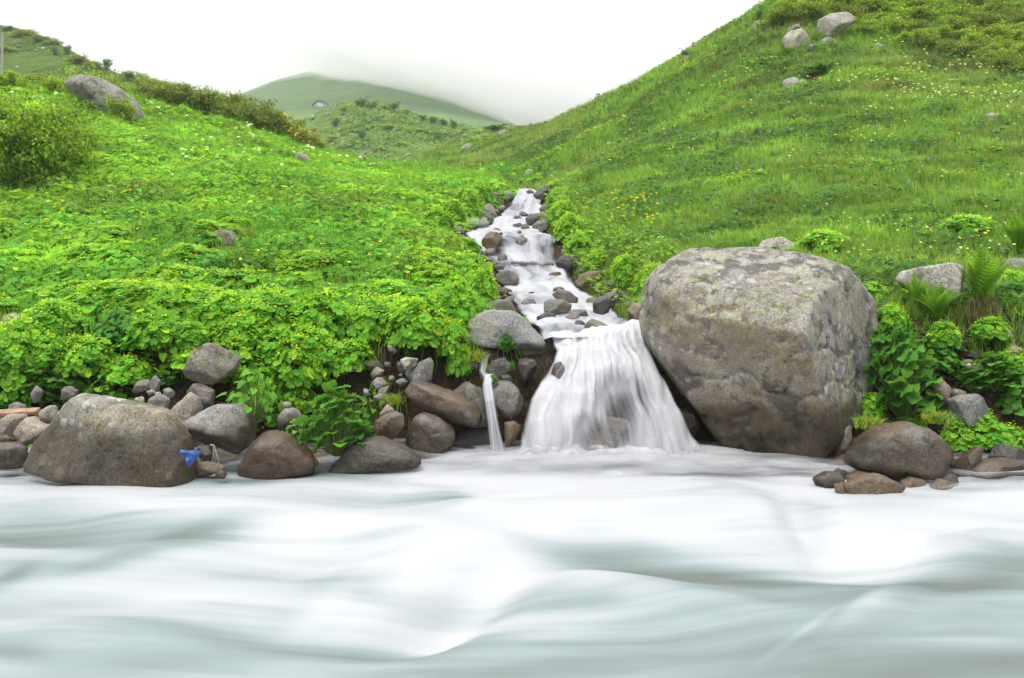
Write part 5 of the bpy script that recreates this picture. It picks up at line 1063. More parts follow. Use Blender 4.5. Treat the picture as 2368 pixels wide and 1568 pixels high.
for row in range(6):
    for X in np.arange(1812 + 20 * (row % 2), 2500, 47):
        Y = np.interp(X, lowl[:, 0], lowl[:, 1]) - row * 27 + r5.uniform(-6, 6); X2 = X + r5.uniform(-12, 12)
        if Y < -46 or (X2 < 1850 and row > 1): continue
        if 1860 < X2 < 1985 and row == 0: continue
        dq = cast(X2, Y, False) or (36.5 + row)
        p = P(X2, Y, dq); p[2] = hlook(X2, np.array([dq]))[0] - .1; k = dq / F; w, h = r5.uniform(70, 100), r5.uniform(40, 56)
        grow(['green0', 'green1', 'green2', 'olive0'][int(r5.integers(0, 4))], 'rhododendron_shrub', p, 'green shrub in the dense thicket on top of the right hill', 'shrub', G2, (w * k / 1.35, w * k / 1.4, h * k / .95), r5.uniform(0, 6.28))
for X, Y, w, h, kd, lb in [(1592, 137, 34, 24, 'dark0', 'small dark shrub alone on the skyline of the right hill'), (1760, 52, 44, 32, 'dark1', 'dark shrub on the skyline beside the right hilltop thicket'), (1790, 42, 36, 30, 'green1', 'green shrub at the left tip of the right hilltop thicket'), (1836, 172, 26, 26, 'green2', 'little yellow green bush above the bare earth hollow'), (1895, 168, 70, 26, 'dark0', 'dark green shrub overhanging the bare earth hollow')]:
    dq = cast(X, Y, False) or 38; p = P(X, Y, dq); p[2] = hlook(X, np.array([dq]))[0] - .08; k = dq / F
    grow(kd, 'shrub', p, lb, 'shrub', None, (w * k / 1.1, w * k / 1.2, h * k / 1.0), r5.uniform(0, 6.28))
for X, Y, w, h, kd, lb in [(246, 164, 34, 22, 'dark0', 'round dark bush standing on the skyline of the left hill'), (156, 128, 26, 20, 'dark1', 'dark bush on the upper slope of the left hill'), (127, 128, 24, 16, 'dark0', 'dark bush left of its taller neighbour on the left hill'), (330, 182, 30, 22, 'green0', 'feathery green bush on the shoulder of the left hill'), (296, 168, 18, 10, 'dark1', 'small dark bush right of the round one on the left hill skyline'), (358, 184, 22, 14, 'green2', 'thin bush at the right shoulder of the left hill'), (305, 185, 60, 22, 'olive0', 'wide olive bush on the shoulder of the left hill'), (375, 205, 70, 24, 'olive1', 'wide olive bush low on the shoulder of the left hill'), (345, 196, 60, 20, 'green1', 'green bush between the olive ones of the left hill'), (180, 148, 70, 18, 'olive2', 'flat olive bush in the middle of the left hill'), (215, 158, 50, 18, 'olive0', 'olive bush left of the round dark one on the left hill'), (95, 98, 60, 14, 'olive1', 'flat bush high on the left hill'), (50, 84, 60, 14, 'olive2', 'flat bush near the top of the left hill'), (20, 72, 40, 10, 'dark1', 'dark low bush at the very top of the left hill'), (70, 78, 40, 10, 'olive0', 'low bush on the skyline at the top of the left hill'), (130, 106, 36, 12, 'green0', 'low green bush under the skyline of the left hill'), (15, 120, 60, 14, 'green1', 'low bush behind the utility pole'), (240, 176, 22, 8, 'dark1', 'tiny dark bush below the round one of the left hill')]:
    p = at_ridge(X, Y); k = p[1] / F; p[2] -= .1
    grow(kd, 'bush', p, lb, 'bush', None, (w * .8 * k / 1.1, w * .8 * k / 1.2, h * 1.25 * k / 1.0), r5.uniform(0, 6.28))
G3 = 'bushes dotted over the middle hill'
for i, (X, Y, w, h, kd) in enumerate([(871, 240, 16, 14, 'green0'), (898, 245, 16, 13, 'green1'), (835, 246, 60, 14, 'dark0'), (860, 252, 50, 16, 'dark1'), (885, 256, 44, 18, 'green2'), (912, 258, 40, 18, 'dark0'), (935, 264, 32, 14, 'green0'), (975, 280, 40, 12, 'dark1'), (1000, 286, 40, 14, 'dark0'), (1025, 290, 34, 14, 'dark1'), (1048, 298, 24, 18, 'dark0'), (1075, 305, 40, 12, 'green1'), (1105, 310, 40, 10, 'green0'), (776, 294, 30, 20, 'dark1'), (835, 322, 44, 18, 'dark0'), (1008, 326, 44, 18, 'dark1'), (700, 294, 34, 12, 'dark0'), (860, 270, 60, 10, 'dark1'), (960, 310, 70, 16, 'green2'), (900, 300, 60, 14, 'green1'), (730, 306, 40, 12, 'green0'), (820, 340, 50, 14, 'olive1'), (700, 320, 46, 14, 'green2'), (795, 262, 34, 10, 'dark0'), (930, 340, 60, 14, 'green0'), (1040, 320, 60, 12, 'olive0'), (770, 326, 50, 14, 'green1'), (880, 350, 60, 12, 'olive2')]):
    p = at_mid(X, Y); k = p[1] / F; p[2] -= .2
    grow(kd, 'bush', p, 'bush growing on the rough face of the middle hill', 'bush', G3, (w * .62 * k / 1.1, w * .6 * k / 1.2, h * 1.25 * k / .95), r5.uniform(0, 6.28))
p = P(1145, 306, 88); grow('dark0', 'bush', p, 'rounded dark bush on the saddle right of the middle hill', 'bush', None, (2.2, 1.6, .75), 0)

# ---- mounds of lady's mantle
def mound_parts(seed, nleaf, yel):
    r = np.random.default_rng(seed); lf = Bag(); n = nleaf; v = r.normal(0, 1, (n, 3)); v[:, 2] = np.abs(v[:, 2]) * .9; v /= np.linalg.norm(v, axis=1)[:, None]
    lump = 1 + .22 * fbm(v * 2.2 + seed, 2, seed); p = v * (lump * r.uniform(.72, 1.03, n))[:, None] * np.array([.5, .5, .55]); f = np.clip(r.normal(.4 + .3 * yel, .3, n), 0, 1)
    col = mixcol(shade((.070, .190, .024), n, .22, .1, r), shade((.170, .295, .028), n, .2, .1, r), f); a = r.random(n) < .7
    for T, mk in ((T_round(7), a), (T_ell(.42), ~a)): lf.add(T, p[mk], (v * 1.1 + rand_nrm(n, .28, (0, -.1, .5), r))[mk], r.uniform(0, 6.28, n)[mk], .088 * (.6 + .7 * r.random(n))[mk], col[mk])
    m = int(nleaf * (.5 + .9 * yel)); v = r.normal(0, 1, (m, 3)); v[:, 2] = np.abs(v[:, 2]) + .35; v /= np.linalg.norm(v, axis=1)[:, None]; q = v * (1 + .22 * fbm(v * 2.2 + seed, 2, seed) + r.uniform(.02, .14, m))[:, None] * np.array([.5, .5, .55])
    lf.add(T_disc(5, .3), q, rand_nrm(m, .5, (0, -.2, 1), r), r.uniform(0, 6.28, m), .017 * (.6 + .8 * r.random(m)), shade((.30, .38, .035), m, .2, .08, r))
    return [('foliage', lf.mesh('foliage', LEAF))]
for k in range(8): proto('mound%d' % k, mound_parts(500 + k, 360 + 20 * k, .05 + .3 * (k % 3)))
MD = [(1450, 655, 76, 72, 2, 'rounded leafy mound standing alone between two dark gaps, left of the huge boulder'), (1512, 688, 92, 84, 2, 'leafy mound with yellow flowers touching the left side of the huge boulder'), (1382, 622, 66, 46, 1, 'low dark green mound above the olive brown boulder'), (1345, 596, 90, 70, 1, 'mound of leaves over the dark angular rock at the right of the stream'), (1322, 556, 84, 66, 2, 'yellow green mound on the right bank beside the middle cascade'), (1302, 520, 70, 60, 2, 'yellow green mound on the right bank above the middle cascade'), (1292, 478, 60, 46, 1, 'mound on the right bank below the stream top'), (1288, 448, 50, 34, 2, 'topmost mound on the right bank of the stream'), (1240, 428, 46, 20, 1, 'small mound behind the rocks at the stream top'),
      (1112, 462, 56, 46, 1, 'dark rounded mound on the left bank nearest the stream top'), (1080, 478, 60, 44, 2, 'mound on the left bank, second from the stream top'), (1090, 498, 42, 30, 0, 'small dark mound behind the grey boulder on the left bank'), (1045, 505, 66, 48, 1, 'mound on the left bank behind the pile of grey rocks'), (1010, 530, 76, 54, 1, 'wide mound left of the small side channel'), (985, 552, 70, 46, 0, 'dark mound at the back of the left meadow bank'), (1062, 590, 46, 34, 1, 'small mound right beside the water below the side channel'), (1010, 640, 110, 64, 1, 'broad mound on the left bank opposite the olive brown boulder'), (1085, 655, 100, 74, 1, 'mound bulging over the left edge of the stream'), (1110, 705, 84, 90, 2, 'tall mound at the corner of the left bank, closest to the white water'), (1050, 745, 120, 110, 1, 'mound drooping above the large flat grey slab'), (960, 790, 150, 110, 2, 'yellow flowered mound at the edge above the undercut bank'), (1048, 820, 80, 90, 1, 'leafy mound hanging down beside the grass tuft'),
      (860, 780, 130, 100, 1, 'mound over the left half of the undercut bank'), (740, 780, 150, 110, 0, 'dark leaved mound on the bank edge left of the undercut'), (620, 770, 150, 110, 1, 'mound on the bank edge above the wet plants'), (520, 760, 130, 90, 2, 'mound with violet flowers beside it on the bank edge'), (400, 740, 120, 90, 1, 'mound above the roots of the left bank'), (690, 880, 130, 110, 1, 'lower mound with one pale flower spike, in the middle of the left bank'), (640, 830, 110, 80, 0, 'shaded mound at the foot of the bank edge'), (540, 870, 160, 90, 1, 'mound covering the right of the yellow green lichen rock'), (760, 860, 100, 80, 2, 'mound between the pale spike and the undercut bank'), (130, 770, 150, 80, 2, 'mound at the far left above the big round leaves'), (50, 850, 150, 120, 1, 'dark green mound at the left edge low on the bank'), (30, 920, 120, 90, 0, 'lowest mound at the left edge just over the wooden plank'), (230, 720, 130, 70, 1, 'mound above the orange stones of the left bank'),
      (1900, 580, 120, 52, 2, 'yellow flowered mound behind the tan rock at the top of the huge boulder'), (2230, 540, 130, 46, 2, 'yellow flowered mound in the right meadow'), (2010, 690, 90, 40, 2, 'yellowish mound directly right of the huge boulder top'), (2330, 680, 90, 60, 2, 'yellow green mound at the right edge beside the fern'), (2100, 990, 80, 30, 0, 'low green mat on top of the big dark boulder'), (2230, 1030, 110, 60, 0, 'fine leaved green mound at the right water edge'), (2310, 1030, 120, 60, 0, 'fine leaved green mound at the lower right edge of the bank'), (2010, 960, 70, 60, 0, 'pale lobed leaves at the right foot of the huge boulder'),
      (350, 800, 120, 80, 0, 'dark mound between the roots and the yellow green lichen rock'), (455, 845, 120, 46, 2, 'yellow flowered leaves hiding the foot of the yellow green lichen rock'), (600, 925, 120, 90, 1, 'leaves drooping above the heart shaped ones of the left bank'), (300, 880, 110, 60, 1, 'leaves behind the heart leaved plant above the big left boulder'), (200, 860, 130, 90, 2, 'mound behind the large round leaves of the left bank'), (690, 945, 90, 70, 1, 'dark leaf mound left of the top of the scalloped plant'), (560, 800, 120, 80, 1, 'mound below the violet flowers of the bank edge'), (820, 850, 90, 70, 0, 'mound at the left end of the undercut bank'), (720, 830, 110, 80, 2, 'mound directly above the single pale flower spike'),
      (440, 800, 90, 60, 0, 'mound over the left shoulder of the yellow green lichen rock'), (110, 850, 110, 80, 1, 'mound between the far left mounds and the large round leaves'), (880, 900, 50, 30, 0, 'small low leaves among the undercut stones'), (1060, 860, 60, 70, 1, 'leaves trailing over the bluish wet slab'), (2290, 780, 90, 50, 0, 'small leaved mat on the earth of the right bank'), (2180, 800, 80, 60, 0, 'dark small leaved mat under the lower fern'), (2150, 690, 120, 40, 2, 'yellowish low mat below the pale lichen rock'), (2060, 760, 80, 60, 1, 'leaves between the huge boulder and the ferns'), (2250, 985, 100, 50, 1, 'fine leaves in front of the smooth blue grey rock'), (2340, 850, 80, 50, 1, 'leaf mound at the right edge under the stones')]
rm = np.random.default_rng(66)
for q in range(46):
    X, Y = rm.uniform(-60, 1080), rm.uniform(500, 745); sz = rm.uniform(.8, 1.25)
    MD.append((X, Y, sz * (150 - (745 - Y) * .33), sz * (62 - (745 - Y) * .15), int(rm.integers(0, 3)), 'low mound of lobed leaves in the left meadow above the bank edge'))
for X, Y, w, h, kd, lb in MD:
    dq = cast(X, min(Y, 1050), False, 8.2) or 9
    if Y > 700: dq = max(dq - w / F * dq * .18, 8.0)
    p = P(X, Y, dq); k = dq / F
    grow('mound%d' % ([0, 3, 6][int(X) % 3] if kd == 0 else [1, 4, 7][int(X) % 3] if kd == 1 else [2, 5][int(X) % 2]), 'leafy_plant', p, lb, 'plant', 'mounds of lobed leaves in the left meadow' if lb.startswith('low mound of lobed') else 'mounds of lobed leaves along the banks', (w * k / 1.05, w * k / 1.05, h * k / .62), r5.uniform(0, 6.28))

# ---- big leaved plants (butterbur), heart leaved plants, ferns, tall leaf stalks
def bigleaf_parts(seed, nl, size, T, c1, c2, w=1, h=1, droop=.5):
    r = np.random.default_rng(seed); lf, st = Bag(), Bag()
    for k in range(nl):
        q = (k + .5) / nl; az = k * 2.4 + r.uniform(-.3, .3); rad = .5 * math.sqrt(q) * r.uniform(.75, 1.1); z = h * (1 - .85 * q ** 1.3) * r.uniform(.8, 1.0) if k % 3 else h * r.uniform(.08, .6)
        if k % 3 == 0: rad = r.uniform(.3, .55)
        e = np.array([math.cos(az) * rad * w, math.sin(az) * rad * w, z]); b = np.array([math.cos(az) * .05, math.sin(az) * .05, -.05]); m = b * .4 + e * .6; m[2] = e[2] * .75
        st.tubes([b, m, e], .010, .006, (.12, .19, .045)); s = size * r.uniform(.6, 1.15)
        nn = np.array([[math.cos(az) * droop * (.3 + q) + r.normal(0, .2), math.sin(az) * droop * (.3 + q) - .55 + r.normal(0, .2), .9]])
        yaw0 = r.uniform(0, 6.28) if T is not None and len(T[0]) > 20 else None
        if yaw0 is None:                                        # point the tip outward
            n0 = nn[0] / np.linalg.norm(nn[0]); t = np.cross([0, 0, 1.], n0) if abs(n0[2]) <= .95 else np.cross([1., 0, 0], n0); t /= np.linalg.norm(t); b2 = np.cross(n0, t); dirv = np.array([math.cos(az), math.sin(az), 0]); yaw0 = math.atan2(dirv @ b2, dirv @ t) - math.pi / 2
        lf.add(T, e[None], nn, np.array([yaw0]), np.array([s]), mixcol(shade(c1, 1, .15, .08, r), shade(c2, 1, .12, .08, r), np.array([np.clip(r.normal(.5, .3), 0, 1)])))
    return [('stalks', st.mesh('stalks', STALK, True)), ('leaves', lf.mesh('leaves', LEAF, True))]
BT, HT = T_butter(), T_heart()
for k in range(3): proto('butter%d' % k, bigleaf_parts(600 + k, 84, .125, BT, (.032, .110, .022), (.085, .190, .030)))
for k in range(2): proto('heart%d' % k, bigleaf_parts(610 + k, 60, .16, HT, (.055, .160, .026), (.125, .250, .032), 1, 1, .9))
for X, Y, w, h, kd, lb in [(780, 1045, 200, 170, 'butter0', 'big scalloped round leaves between the reddish and the dark wet boulders'), (690, 1035, 110, 70, 'heart0', 'dark green leaves at the water left of the scalloped plant'), (860, 985, 100, 90, 'heart1', 'small bright leaves on the right side of the scalloped plant'), (585, 975, 170, 130, 'heart0', 'heart shaped leaves hanging over the dark gap in the rocks'), (250, 935, 130, 90, 'heart1', 'heart leaved plant directly above the big lichen-spotted boulder'), (150, 900, 170, 120, 'butter1', 'large round leaves on tall stalks low on the left bank'), (270, 800, 130, 90, 'butter2', 'round leaved plant below the orange stones of the left bank'), (380, 830, 110, 110, 'heart0', 'heart leaved plant right of the roots in the left bank'), (390, 890, 60, 40, 'butter0', 'few round leaves left of the lichen rock'), (100, 930, 120, 70, 'butter2', 'round leaves just above the wooden plank'),
                           (2085, 960, 210, 215, 'butter1', 'tall leafy plant with round leaves right of the huge boulder'), (2030, 860, 90, 110, 'butter0', 'round leaves pressed against the right side of the huge boulder'), (2190, 860, 90, 60, 'butter2', 'round leaves right of the tall leafy plant'), (2300, 900, 170, 90, 'butter0', 'spreading big leaves at the right edge under the earth bank'), (2370, 960, 140, 120, 'butter1', 'big leaves cut by the right edge of the photo'), (2250, 905, 100, 70, 'butter2', 'big leaves above the smooth blue grey rock'), (2070, 800, 90, 60, 'butter2', 'topmost leaves of the right bank, growing by the huge boulder edge'),
                           (970, 600, 60, 30, 'heart1', 'yellow green pointed leaves lying on the rock left of the stream'), (1170, 812, 56, 46, 'butter2', 'yellow green sprig on the ledge above the side trickle'), (1140, 885, 24, 22, 'butter1', 'tiny green sprig on the small dark stone by the waterfall'), (1184, 856, 20, 24, 'butter0', 'tiny sprig on the black block by the waterfall'), (700, 690, 90, 40, 'butter0', 'broad pale leaves among the lobed ones of the left bank'), (620, 690, 90, 40, 'butter1', 'broad yellowish leaves near the meadow pair of stones'), (1000, 720, 70, 40, 'butter2', 'broad leaf group on the mound above the slab')]:
    dq = cast(X, min(Y, 1060), True, 8.0) or 9
    if lb.startswith(('big scalloped', 'dark green leaves')): dq = 8.15
    if lb.startswith('heart shaped'): dq = 8.3
    if lb.startswith('tiny'): dq = 8.9
    if lb.startswith('yellow green sprig'): dq = 9.3
    p = P(X, Y, dq); k = dq / F
    grow(kd, 'broad_leaved_plant', p, lb, 'plant', None, (w * k / 1.2, w * k / 1.4, h * k / 1.05), r5.uniform(0, 6.28))
def fern_parts(seed, nf):
    r = np.random.default_rng(seed); lf, st = Bag(), Bag()
    for k in range(nf):
        az = k * 2.4 + r.uniform(-.3, .3); ln = r.uniform(.75, 1.05); out = r.uniform(.15, .6); t = np.linspace(0, 1, 15); path = np.stack([np.cos(az) * out * t ** 1.6, np.sin(az) * out * t ** 1.6, ln * (t - .25 * t ** 3 * out * 1.6)], 1); st.tubes(path, .007, .003, (.13, .18, .04), 3)
        tg = np.gradient(path, axis=0); tg /= np.linalg.norm(tg, axis=1)[:, None]; sd = np.array([-math.sin(az), math.cos(az), 0])
        for sgn in (-1, 1):
            q = path[2:]; m = len(q); ll = .17 * np.sin(np.pi * (t[2:] * .82 + .14)) + .012; dirv = sgn * sd[None] * .9 + tg[2:] * .45; nn = np.cross(tg[2:], dirv) * sgn; nn = nn / np.linalg.norm(nn, axis=1)[:, None] * np.where(nn[:, 2:3] < 0, -1, 1)
            dv = dirv / np.linalg.norm(dirv, axis=1)[:, None]; px = np.cross(dv, nn) * .022
            V = np.stack([q - px, q + px, q + dv * ll[:, None] * .6 + px * .8, q + dv * ll[:, None], q + dv * ll[:, None] * .6 - px * .8], 1).reshape(-1, 3); Fc = (np.array([[0, 1, 2], [0, 2, 4], [4, 2, 3]])[None] + (np.arange(m) * 5)[:, None, None]).reshape(-1, 3)
            lf.V.append(V); lf.F.append(Fc + lf.n); lf.C.append(np.repeat(mixcol(shade((.070, .160, .018), 1, .15, .08, r), shade((.15, .26, .022), 1, .1, .08, r), np.array([r.random()])), len(V), 0)); lf.n += len(V)
    return [('stalks', st.mesh('stalks', STALK, True)), ('fronds', lf.mesh('fronds', LEAF))]
for k in range(2): proto('fern%d' % k, fern_parts(620 + k, 26))
for X, Y, w, h, kd, lb in [(2270, 715, 150, 140, 'fern0', 'bright green fern tuft right of the large pale lichen rock'), (2165, 750, 120, 100, 'fern1', 'fern below the large pale lichen rock'), (2120, 725, 80, 90, 'fern0', 'single arching fern left of the fern below the pale rock'), (2355, 595, 110, 110, 'fern1', 'upright fern at the right edge above the yellow flowers'), (2140, 560, 60, 34, 'fern0', 'low bright fern-like tuft in the grass behind the pale rock'), (1350, 560, 1, 1, None, '')]:
    if kd is None: continue
    dq = (cast(X, Y, False, 8) or 9.5); p = P(X, Y, dq); k = dq / F
    grow(kd, 'fern', p, lb, 'fern', None, (w * k / 1.15, w * k / 1.3, h * k / .95), r5.uniform(0, 6.28))
def lily_parts(seed):
    r = np.random.default_rng(seed); lf, st = Bag(), Bag(); st.tubes([[0, 0, -.05], [.01, 0, .5], [0, .01, .95]], .014, .006, (.14, .22, .04)); n = 16
    for k in range(n):
        az = k * 2.4; z = .15 + .75 * k / n; nn = np.array([[math.cos(az) * 1.1, math.sin(az) * 1.1, .55 + .3 * k / n]]); n0 = nn[0] / np.linalg.norm(nn[0]); t = np.cross([0, 0, 1.], n0); t /= np.linalg.norm(t); b2 = np.cross(n0, t); up = np.array([math.cos(az) * .6, math.sin(az) * .6, 1.2]); yaw = math.atan2(up @ b2, up @ t) - math.pi / 2
        lf.add(T_ell(.26), np.array([[0, 0, z]]), -nn * np.array([1, 1, -1]), np.array([yaw]), np.array([.34 * (1 - .4 * k / n)]), shade((.15, .25, .035), 1, .12, .06, r))
    return [('stalks', st.mesh('stalks', STALK, True)), ('leaves', lf.mesh('leaves', LEAF, True))]
proto('lily', lily_parts(630))
for X, Y, h, lb in [(855, 545, 50, 'tall leafy stalk with broad blades in the meadow left of the side channel'), (784, 435, 34, 'dark leafy stalk in the middle of the left meadow'), (440, 590, 66, 'tall leafy stalk right of the flat pale meadow rock'), (272, 350, 32, 'leafy stalk near the left bush, right one of two'), (256, 345, 26, 'leafy stalk near the left bush, left one of two'), (420, 372, 24, 'leafy stalk in the middle distance of the left meadow'), (180, 470, 34, 'pale leafy stalk below the large left bush'), (450, 480, 30, 'yellow green leafy stalk in the left meadow'), (235, 590, 44, 'spiky leafy stalk left of the red flowers'), (840, 560, 40, 'leafy stalk beside the tall broad bladed one'), (700, 560, 34, 'solitary stalk above the meadow pair of stones')]:
    dq = cast(X, Y, False, 9) or 20; p = P(X, Y, dq); k = dq / F
    grow('lily', 'leafy_stalk', p, lb, 'plant', None, (h * k, h * k, h * k), r5.uniform(0, 6.28))
def spike_parts(seed):
    r = np.random.default_rng(seed); fl, st = Bag(), Bag(); st.tubes([[0, 0, -.05], [.01, 0, .3], [0, 0, .8]], .012, .007, (.16, .24, .05)); n = 60; z = r.random(n); a = r.uniform(0, 6.28, n); rr = .085 * (1 - .75 * z)
    fl.add(T_ell(.5), np.stack([np.cos(a) * rr, np.sin(a) * rr, .42 + .55 * z], 1), np.stack([np.cos(a), np.sin(a), .6 + 0 * a], 1), r.uniform(0, 6.28, n), .075 * (1.1 - .5 * z), shade((.62, .58, .16), n, .15, .06, r))
    return [('stem', st.mesh('stem', STALK, True)), ('blossom', fl.mesh('blossom', PETAL))]
proto('spike', spike_parts(640))
for X, Y, h in [(680, 850, 34), (1000, 610, 26), (1014, 604, 26), (1405, 562, 24), (1432, 552, 24), (1437, 560, 22), (1531, 608, 28), (1528, 600, 22), (865, 450, 18), (915, 452, 16), (760, 480, 20), (1160, 430, 12), (940, 660, 30), (715, 600, 28), (740, 605, 26), (820, 440, 18), (1402, 462, 16), (660, 450, 18), (580, 500, 22), (480, 560, 24), (2258, 270, 14), (1290, 515, 18), (1360, 480, 16), (960, 545, 22)]:
    dq = cast(X, Y, False, 9) or 12; p = P(X, Y, dq); k = dq / F
    if Y == 850: dq = 8.6; p = P(X, Y, dq); k = dq / F
    grow('spike', 'flower_spike', p, 'pale yellow flower spike rising out of the green leaves', 'flower', 'pale yellow flower spikes in the meadow', h * 1.25 * k, r5.uniform(0, 6.28))
def tuft_mesh(seed, n, col): 
    b = Bag(); r = np.random.default_rng(seed); b.add(T_tuft(9, seed, .02, .5), np.c_[r.normal(0, .14, (n, 2)), np.zeros(n)], rand_nrm(n, .3, (0, -.2, 1), r), r.uniform(0, 6.28, n), .5 + .5 * r.random(n), shade(col, n, .2, .15, r)); return b.mesh('grass_tuft', LEAF)
tf = tuft_mesh(650, 34, (.15, .20, .045))
for X, Y, w, h, dq, lb in [(1098, 832, 70, 42, 9.3, 'green and straw coloured grass tuft under the large flat grey slab'), (905, 930, 60, 34, 8.75, 'short grass tuft on the ledge above the wedge shaped rock'), (2010, 985, 80, 40, 8.1, 'brownish grass tuft hanging over the mossy rock beside the huge boulder'), (2170, 975, 80, 40, 8.2, 'dry grass tuft on the right shoulder of the big dark boulder'), (570, 560, 60, 60, None, 'tall grass tuft beside the mossy hummock rock'), (880, 640, 70, 50, None, 'thin grass tuft behind the meadow pair of stones'), (2060, 620, 90, 40, None, 'soft grass tuft right of the huge boulder top')]:
    dq = dq or cast(X, Y, False, 9); o = obj('grass_tuft', tf, None, P(X, Y, dq)); k = dq / F; o.scale = (w * k, w * k, h * k); o.rotation_euler = (0, 0, r5.uniform(0, 6)); tag(o, lb, 'grass tuft')
HAZE = .0005
# ------------------------------------------------------------------ barn, poles, plank, litter
def prism(name, prof, y0, y1, mat, parent=None):
    n = len(prof); V = [(x, y0, z) for x, z in prof] + [(x, y1, z) for x, z in prof]; me = bpy.data.meshes.new(name)
    me.from_pydata(V, [], [list(range(n)), list(range(2 * n - 1, n - 1, -1))] + [[i, i + n, (i + 1) % n + n, (i + 1) % n] for i in range(n)]); me.materials.append(mat); me.update(); return obj(name, me, parent)
bp = at_far(739, 249.5); k = bp[1] / F
barn = thing('barn', bp, 'small barn with a dark roof and a white painted gable on the far mountain slope', 'barn')
u = lambda X, Y: ((X - 739) * k, (249.5 - Y) * k)
WOOD = plain('weathered_boards', (.30, .31, .32), (.42, .43, .44), 3, .9, .1); WHITE = plain('white_paint', (.72, .73, .76), (.80, .81, .83), 3, .7, .2); DARKR = plain('roof_sheet', (.035, .045, .045), (.07, .08, .08), 2, .7, .3); GLASS = plain('dark_glass', (.03, .035, .045), (.05, .055, .065), 4, .2, .5)
prism('wall', [u(724, 251), u(724.5, 245.6), u(733, 237.6), u(743.9, 234.9), u(754.6, 241.6), u(754.6, 251)], 0, 8, WOOD, barn)
prism('roof', [u(721.5, 246.4), u(721.9, 245.4), u(732.6, 236.2), u(743.9, 233.3), u(756, 240.9), u(756, 242.1), u(743.9, 234.8), u(733, 237.5)], -.6, 8.6, DARKR, barn)
dr = prism('gable_panel', [u(732.3, 247.6), u(732.3, 238.2), u(746.8, 240.7), u(746.6, 247.6)], -.08, -.003, WHITE, barn)
prism('window', [u(740.7, 242.9), u(740.7, 241.6), u(742.6, 241.6), u(742.6, 242.9)], -.12, -.083, GLASS, dr)
prism('shed_door', [u(726.3, 248.2), u(726.3, 244.8), u(729.8, 242.2), u(729.8, 248.2)], -.07, -.003, WHITE, barn)
def post(name, p, h, r, label, cat, mat, arm=False):
    b = Bag(); b.tubes([[0, 0, -.5], [.01, 0, h * .5], [0, 0, h]], r, r * .75, (.2, .2, .2), 10); o = thing(name, p, label, cat); obj('pole', b.mesh('pole', mat, True), o)
    if arm:
        b = Bag(); b.tubes([[-.0, -.0, h - .02], [0, 0, h + .05]], r * .9, r * .5, (.2, .2, .2), 10); obj('cap', b.mesh('cap', mat, True), o)
        for s in (-1, 1):
            b = Bag(); b.tubes([[s * r * .8, 0, h - .5], [s * r * 2.6, 0, h - .5], [s * r * 2.6, 0, h - .28]], .02, .02, (.2, .2, .2), 6); obj('insulator', b.mesh('insulator', mat, True), o)
    return o
GREYW = plain('grey_wood', (.26, .25, .24), (.36, .35, .33), 6)
pp = at_ridge(5, 178); post('utility_pole', pp, 94 * pp[1] / F, .17, 'grey wooden utility pole on the left hill at the photo edge', 'pole', GREYW, True)
dq = cast(1355, 262, False) or 48; post('wooden_stake', P(1355, 262, dq), 15 * dq / F, .028, 'thin dark stake on the skyline low on the right hill', 'stake', BARK)
# plank
a, b = P(-60, 957, 8.12), P(92, 951, 8.2); pl = thing('wooden_plank', (a + b) / 2, 'reddish weathered wooden plank wedged over the stones at the left edge', 'plank')
bm = bmesh.new(); bmesh.ops.create_cube(bm, size=1); ln = float(np.linalg.norm(b - a)); bmesh.ops.scale(bm, vec=(ln, .09, .032), verts=bm.verts); bmesh.ops.bevel(bm, geom=bm.edges[:], offset=.005, segments=2, affect='EDGES')
bmesh.ops.subdivide_edges(bm, edges=[e for e in bm.edges if e.calc_length() > .5], cuts=10)
for v in bm.verts: v.co.z += .008 * math.sin(v.co.x * 3); v.co.y += .006 * math.sin(v.co.x * 7)
me = bpy.data.meshes.new('board'); bm.to_mesh(me); bm.free(); me.materials.append(plain('old_plank', (.22, .12, .075), (.34, .22, .15), 14)); o = obj('board', me, pl); pl.rotation_euler = (.3, -math.atan2(b[2] - a[2], b[0] - a[0]), .05)
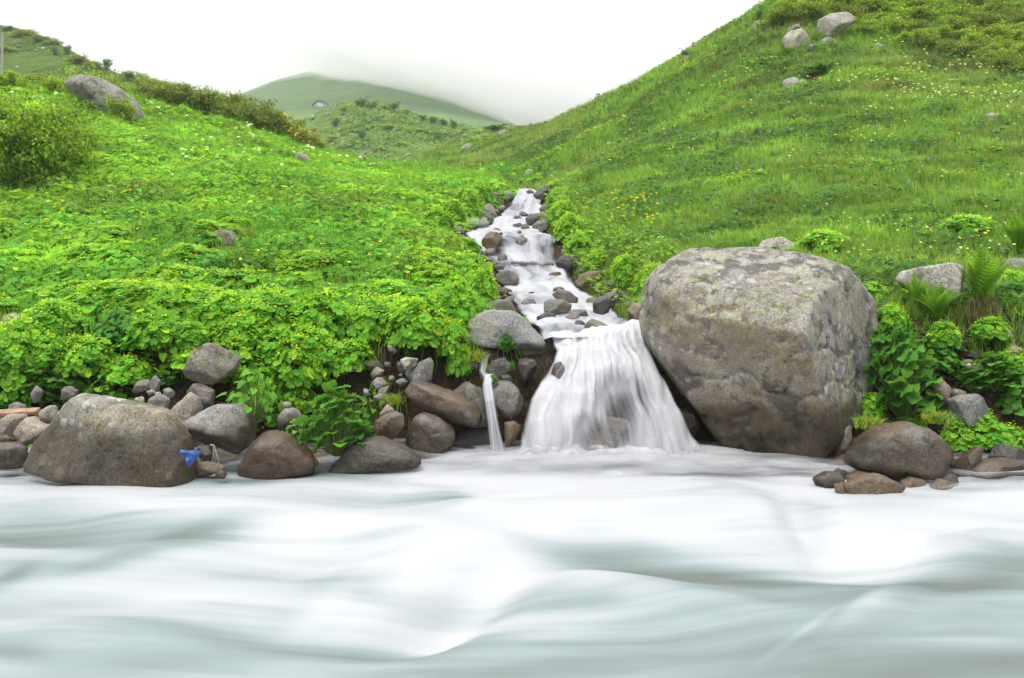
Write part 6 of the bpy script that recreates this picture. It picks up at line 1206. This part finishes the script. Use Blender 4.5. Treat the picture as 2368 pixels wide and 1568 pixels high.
# blue plastic: a bent, torn sheet caught between the boulder and the stones
U, Vv = np.meshgrid(np.linspace(0, 1, 26), np.linspace(0, 1, 26)); XL = np.interp(Vv, [0, .5, 1], [421, 421, 436]); XR = np.interp(Vv, [0, .25, .5, 1], [450, 464, 460, 446]); YT = 1038 + 4 * U ** 2; YBm = 1062 + 16 * np.exp(-((U - .65) / .3) ** 2)
Xs = XL + (XR - XL) * U; Ys = YT + (YBm - YT) * Vv; fold = .05 * np.sin(U * 3.0 + .5) + .035 * np.abs(Vv - .15 - .9 * (1 - U) * .7) - .05 * np.exp(-((Vv - .05) / .07) ** 2) * (1 - U)
q = P(Xs, Ys, 7.02 + 0 * Xs); q[..., 1] -= fold * .9 + .015 * np.sin(9 * U + 5 * Vv) * Vv; c = q.reshape(-1, 3).mean(0); me = mesh_np('blue_plastic', q.reshape(-1, 3) - c, grid_faces(26, 26), plain('blue_plastic', (.010, .030, .12), (.028, .105, .36), 22, .45, .4))
o = obj('blue_plastic', me, None, c); sdm = o.modifiers.new('thickness', 'SOLIDIFY'); sdm.thickness = .006; tag(o, 'torn piece of bent blue plastic caught beside the big lichen-spotted boulder', 'plastic litter')
b = Bag(); y = 7.85
for path in ([(486, 1029), (492, 1029), (496, 1033), (500, 1048), (506, 1066), (510, 1078)], [(495, 1033), (493, 1052), (490, 1072)]): b.tubes([P(a, c2, y) for a, c2 in path], .008, .004, (.3, .25, .22), 6)
o = obj('twig', b.mesh('twig', plain('dry_twig', (.28, .22, .19), (.40, .34, .30), 20), True)); tag(o, 'dry forked twig hanging in the dark gap right of the blue plastic', 'twig')
# ------------------------------------------------------------------ the damp air of the valley
bm = bmesh.new(); bmesh.ops.create_cube(bm, size=1); bmesh.ops.scale(bm, vec=(1500, 800, 268), verts=bm.verts); bmesh.ops.translate(bm, vec=(100, 370, 130), verts=bm.verts)
me = bpy.data.meshes.new('haze'); bm.to_mesh(me); bm.free(); m, t, N, L = node_mat('haze'); v = N('ShaderNodeVolumePrincipled'); v.inputs['Density'].default_value = HAZE; v.inputs['Color'].default_value = (.97, .975, 1, 1); v.inputs['Anisotropy'].default_value = .2
o = N('ShaderNodeOutputMaterial'); L(v.outputs['Volume'], o.inputs['Volume']); me.materials.append(m); tag(obj('haze', me), 'pale damp air filling the valley and veiling the far mountain', 'haze', kind='stuff')
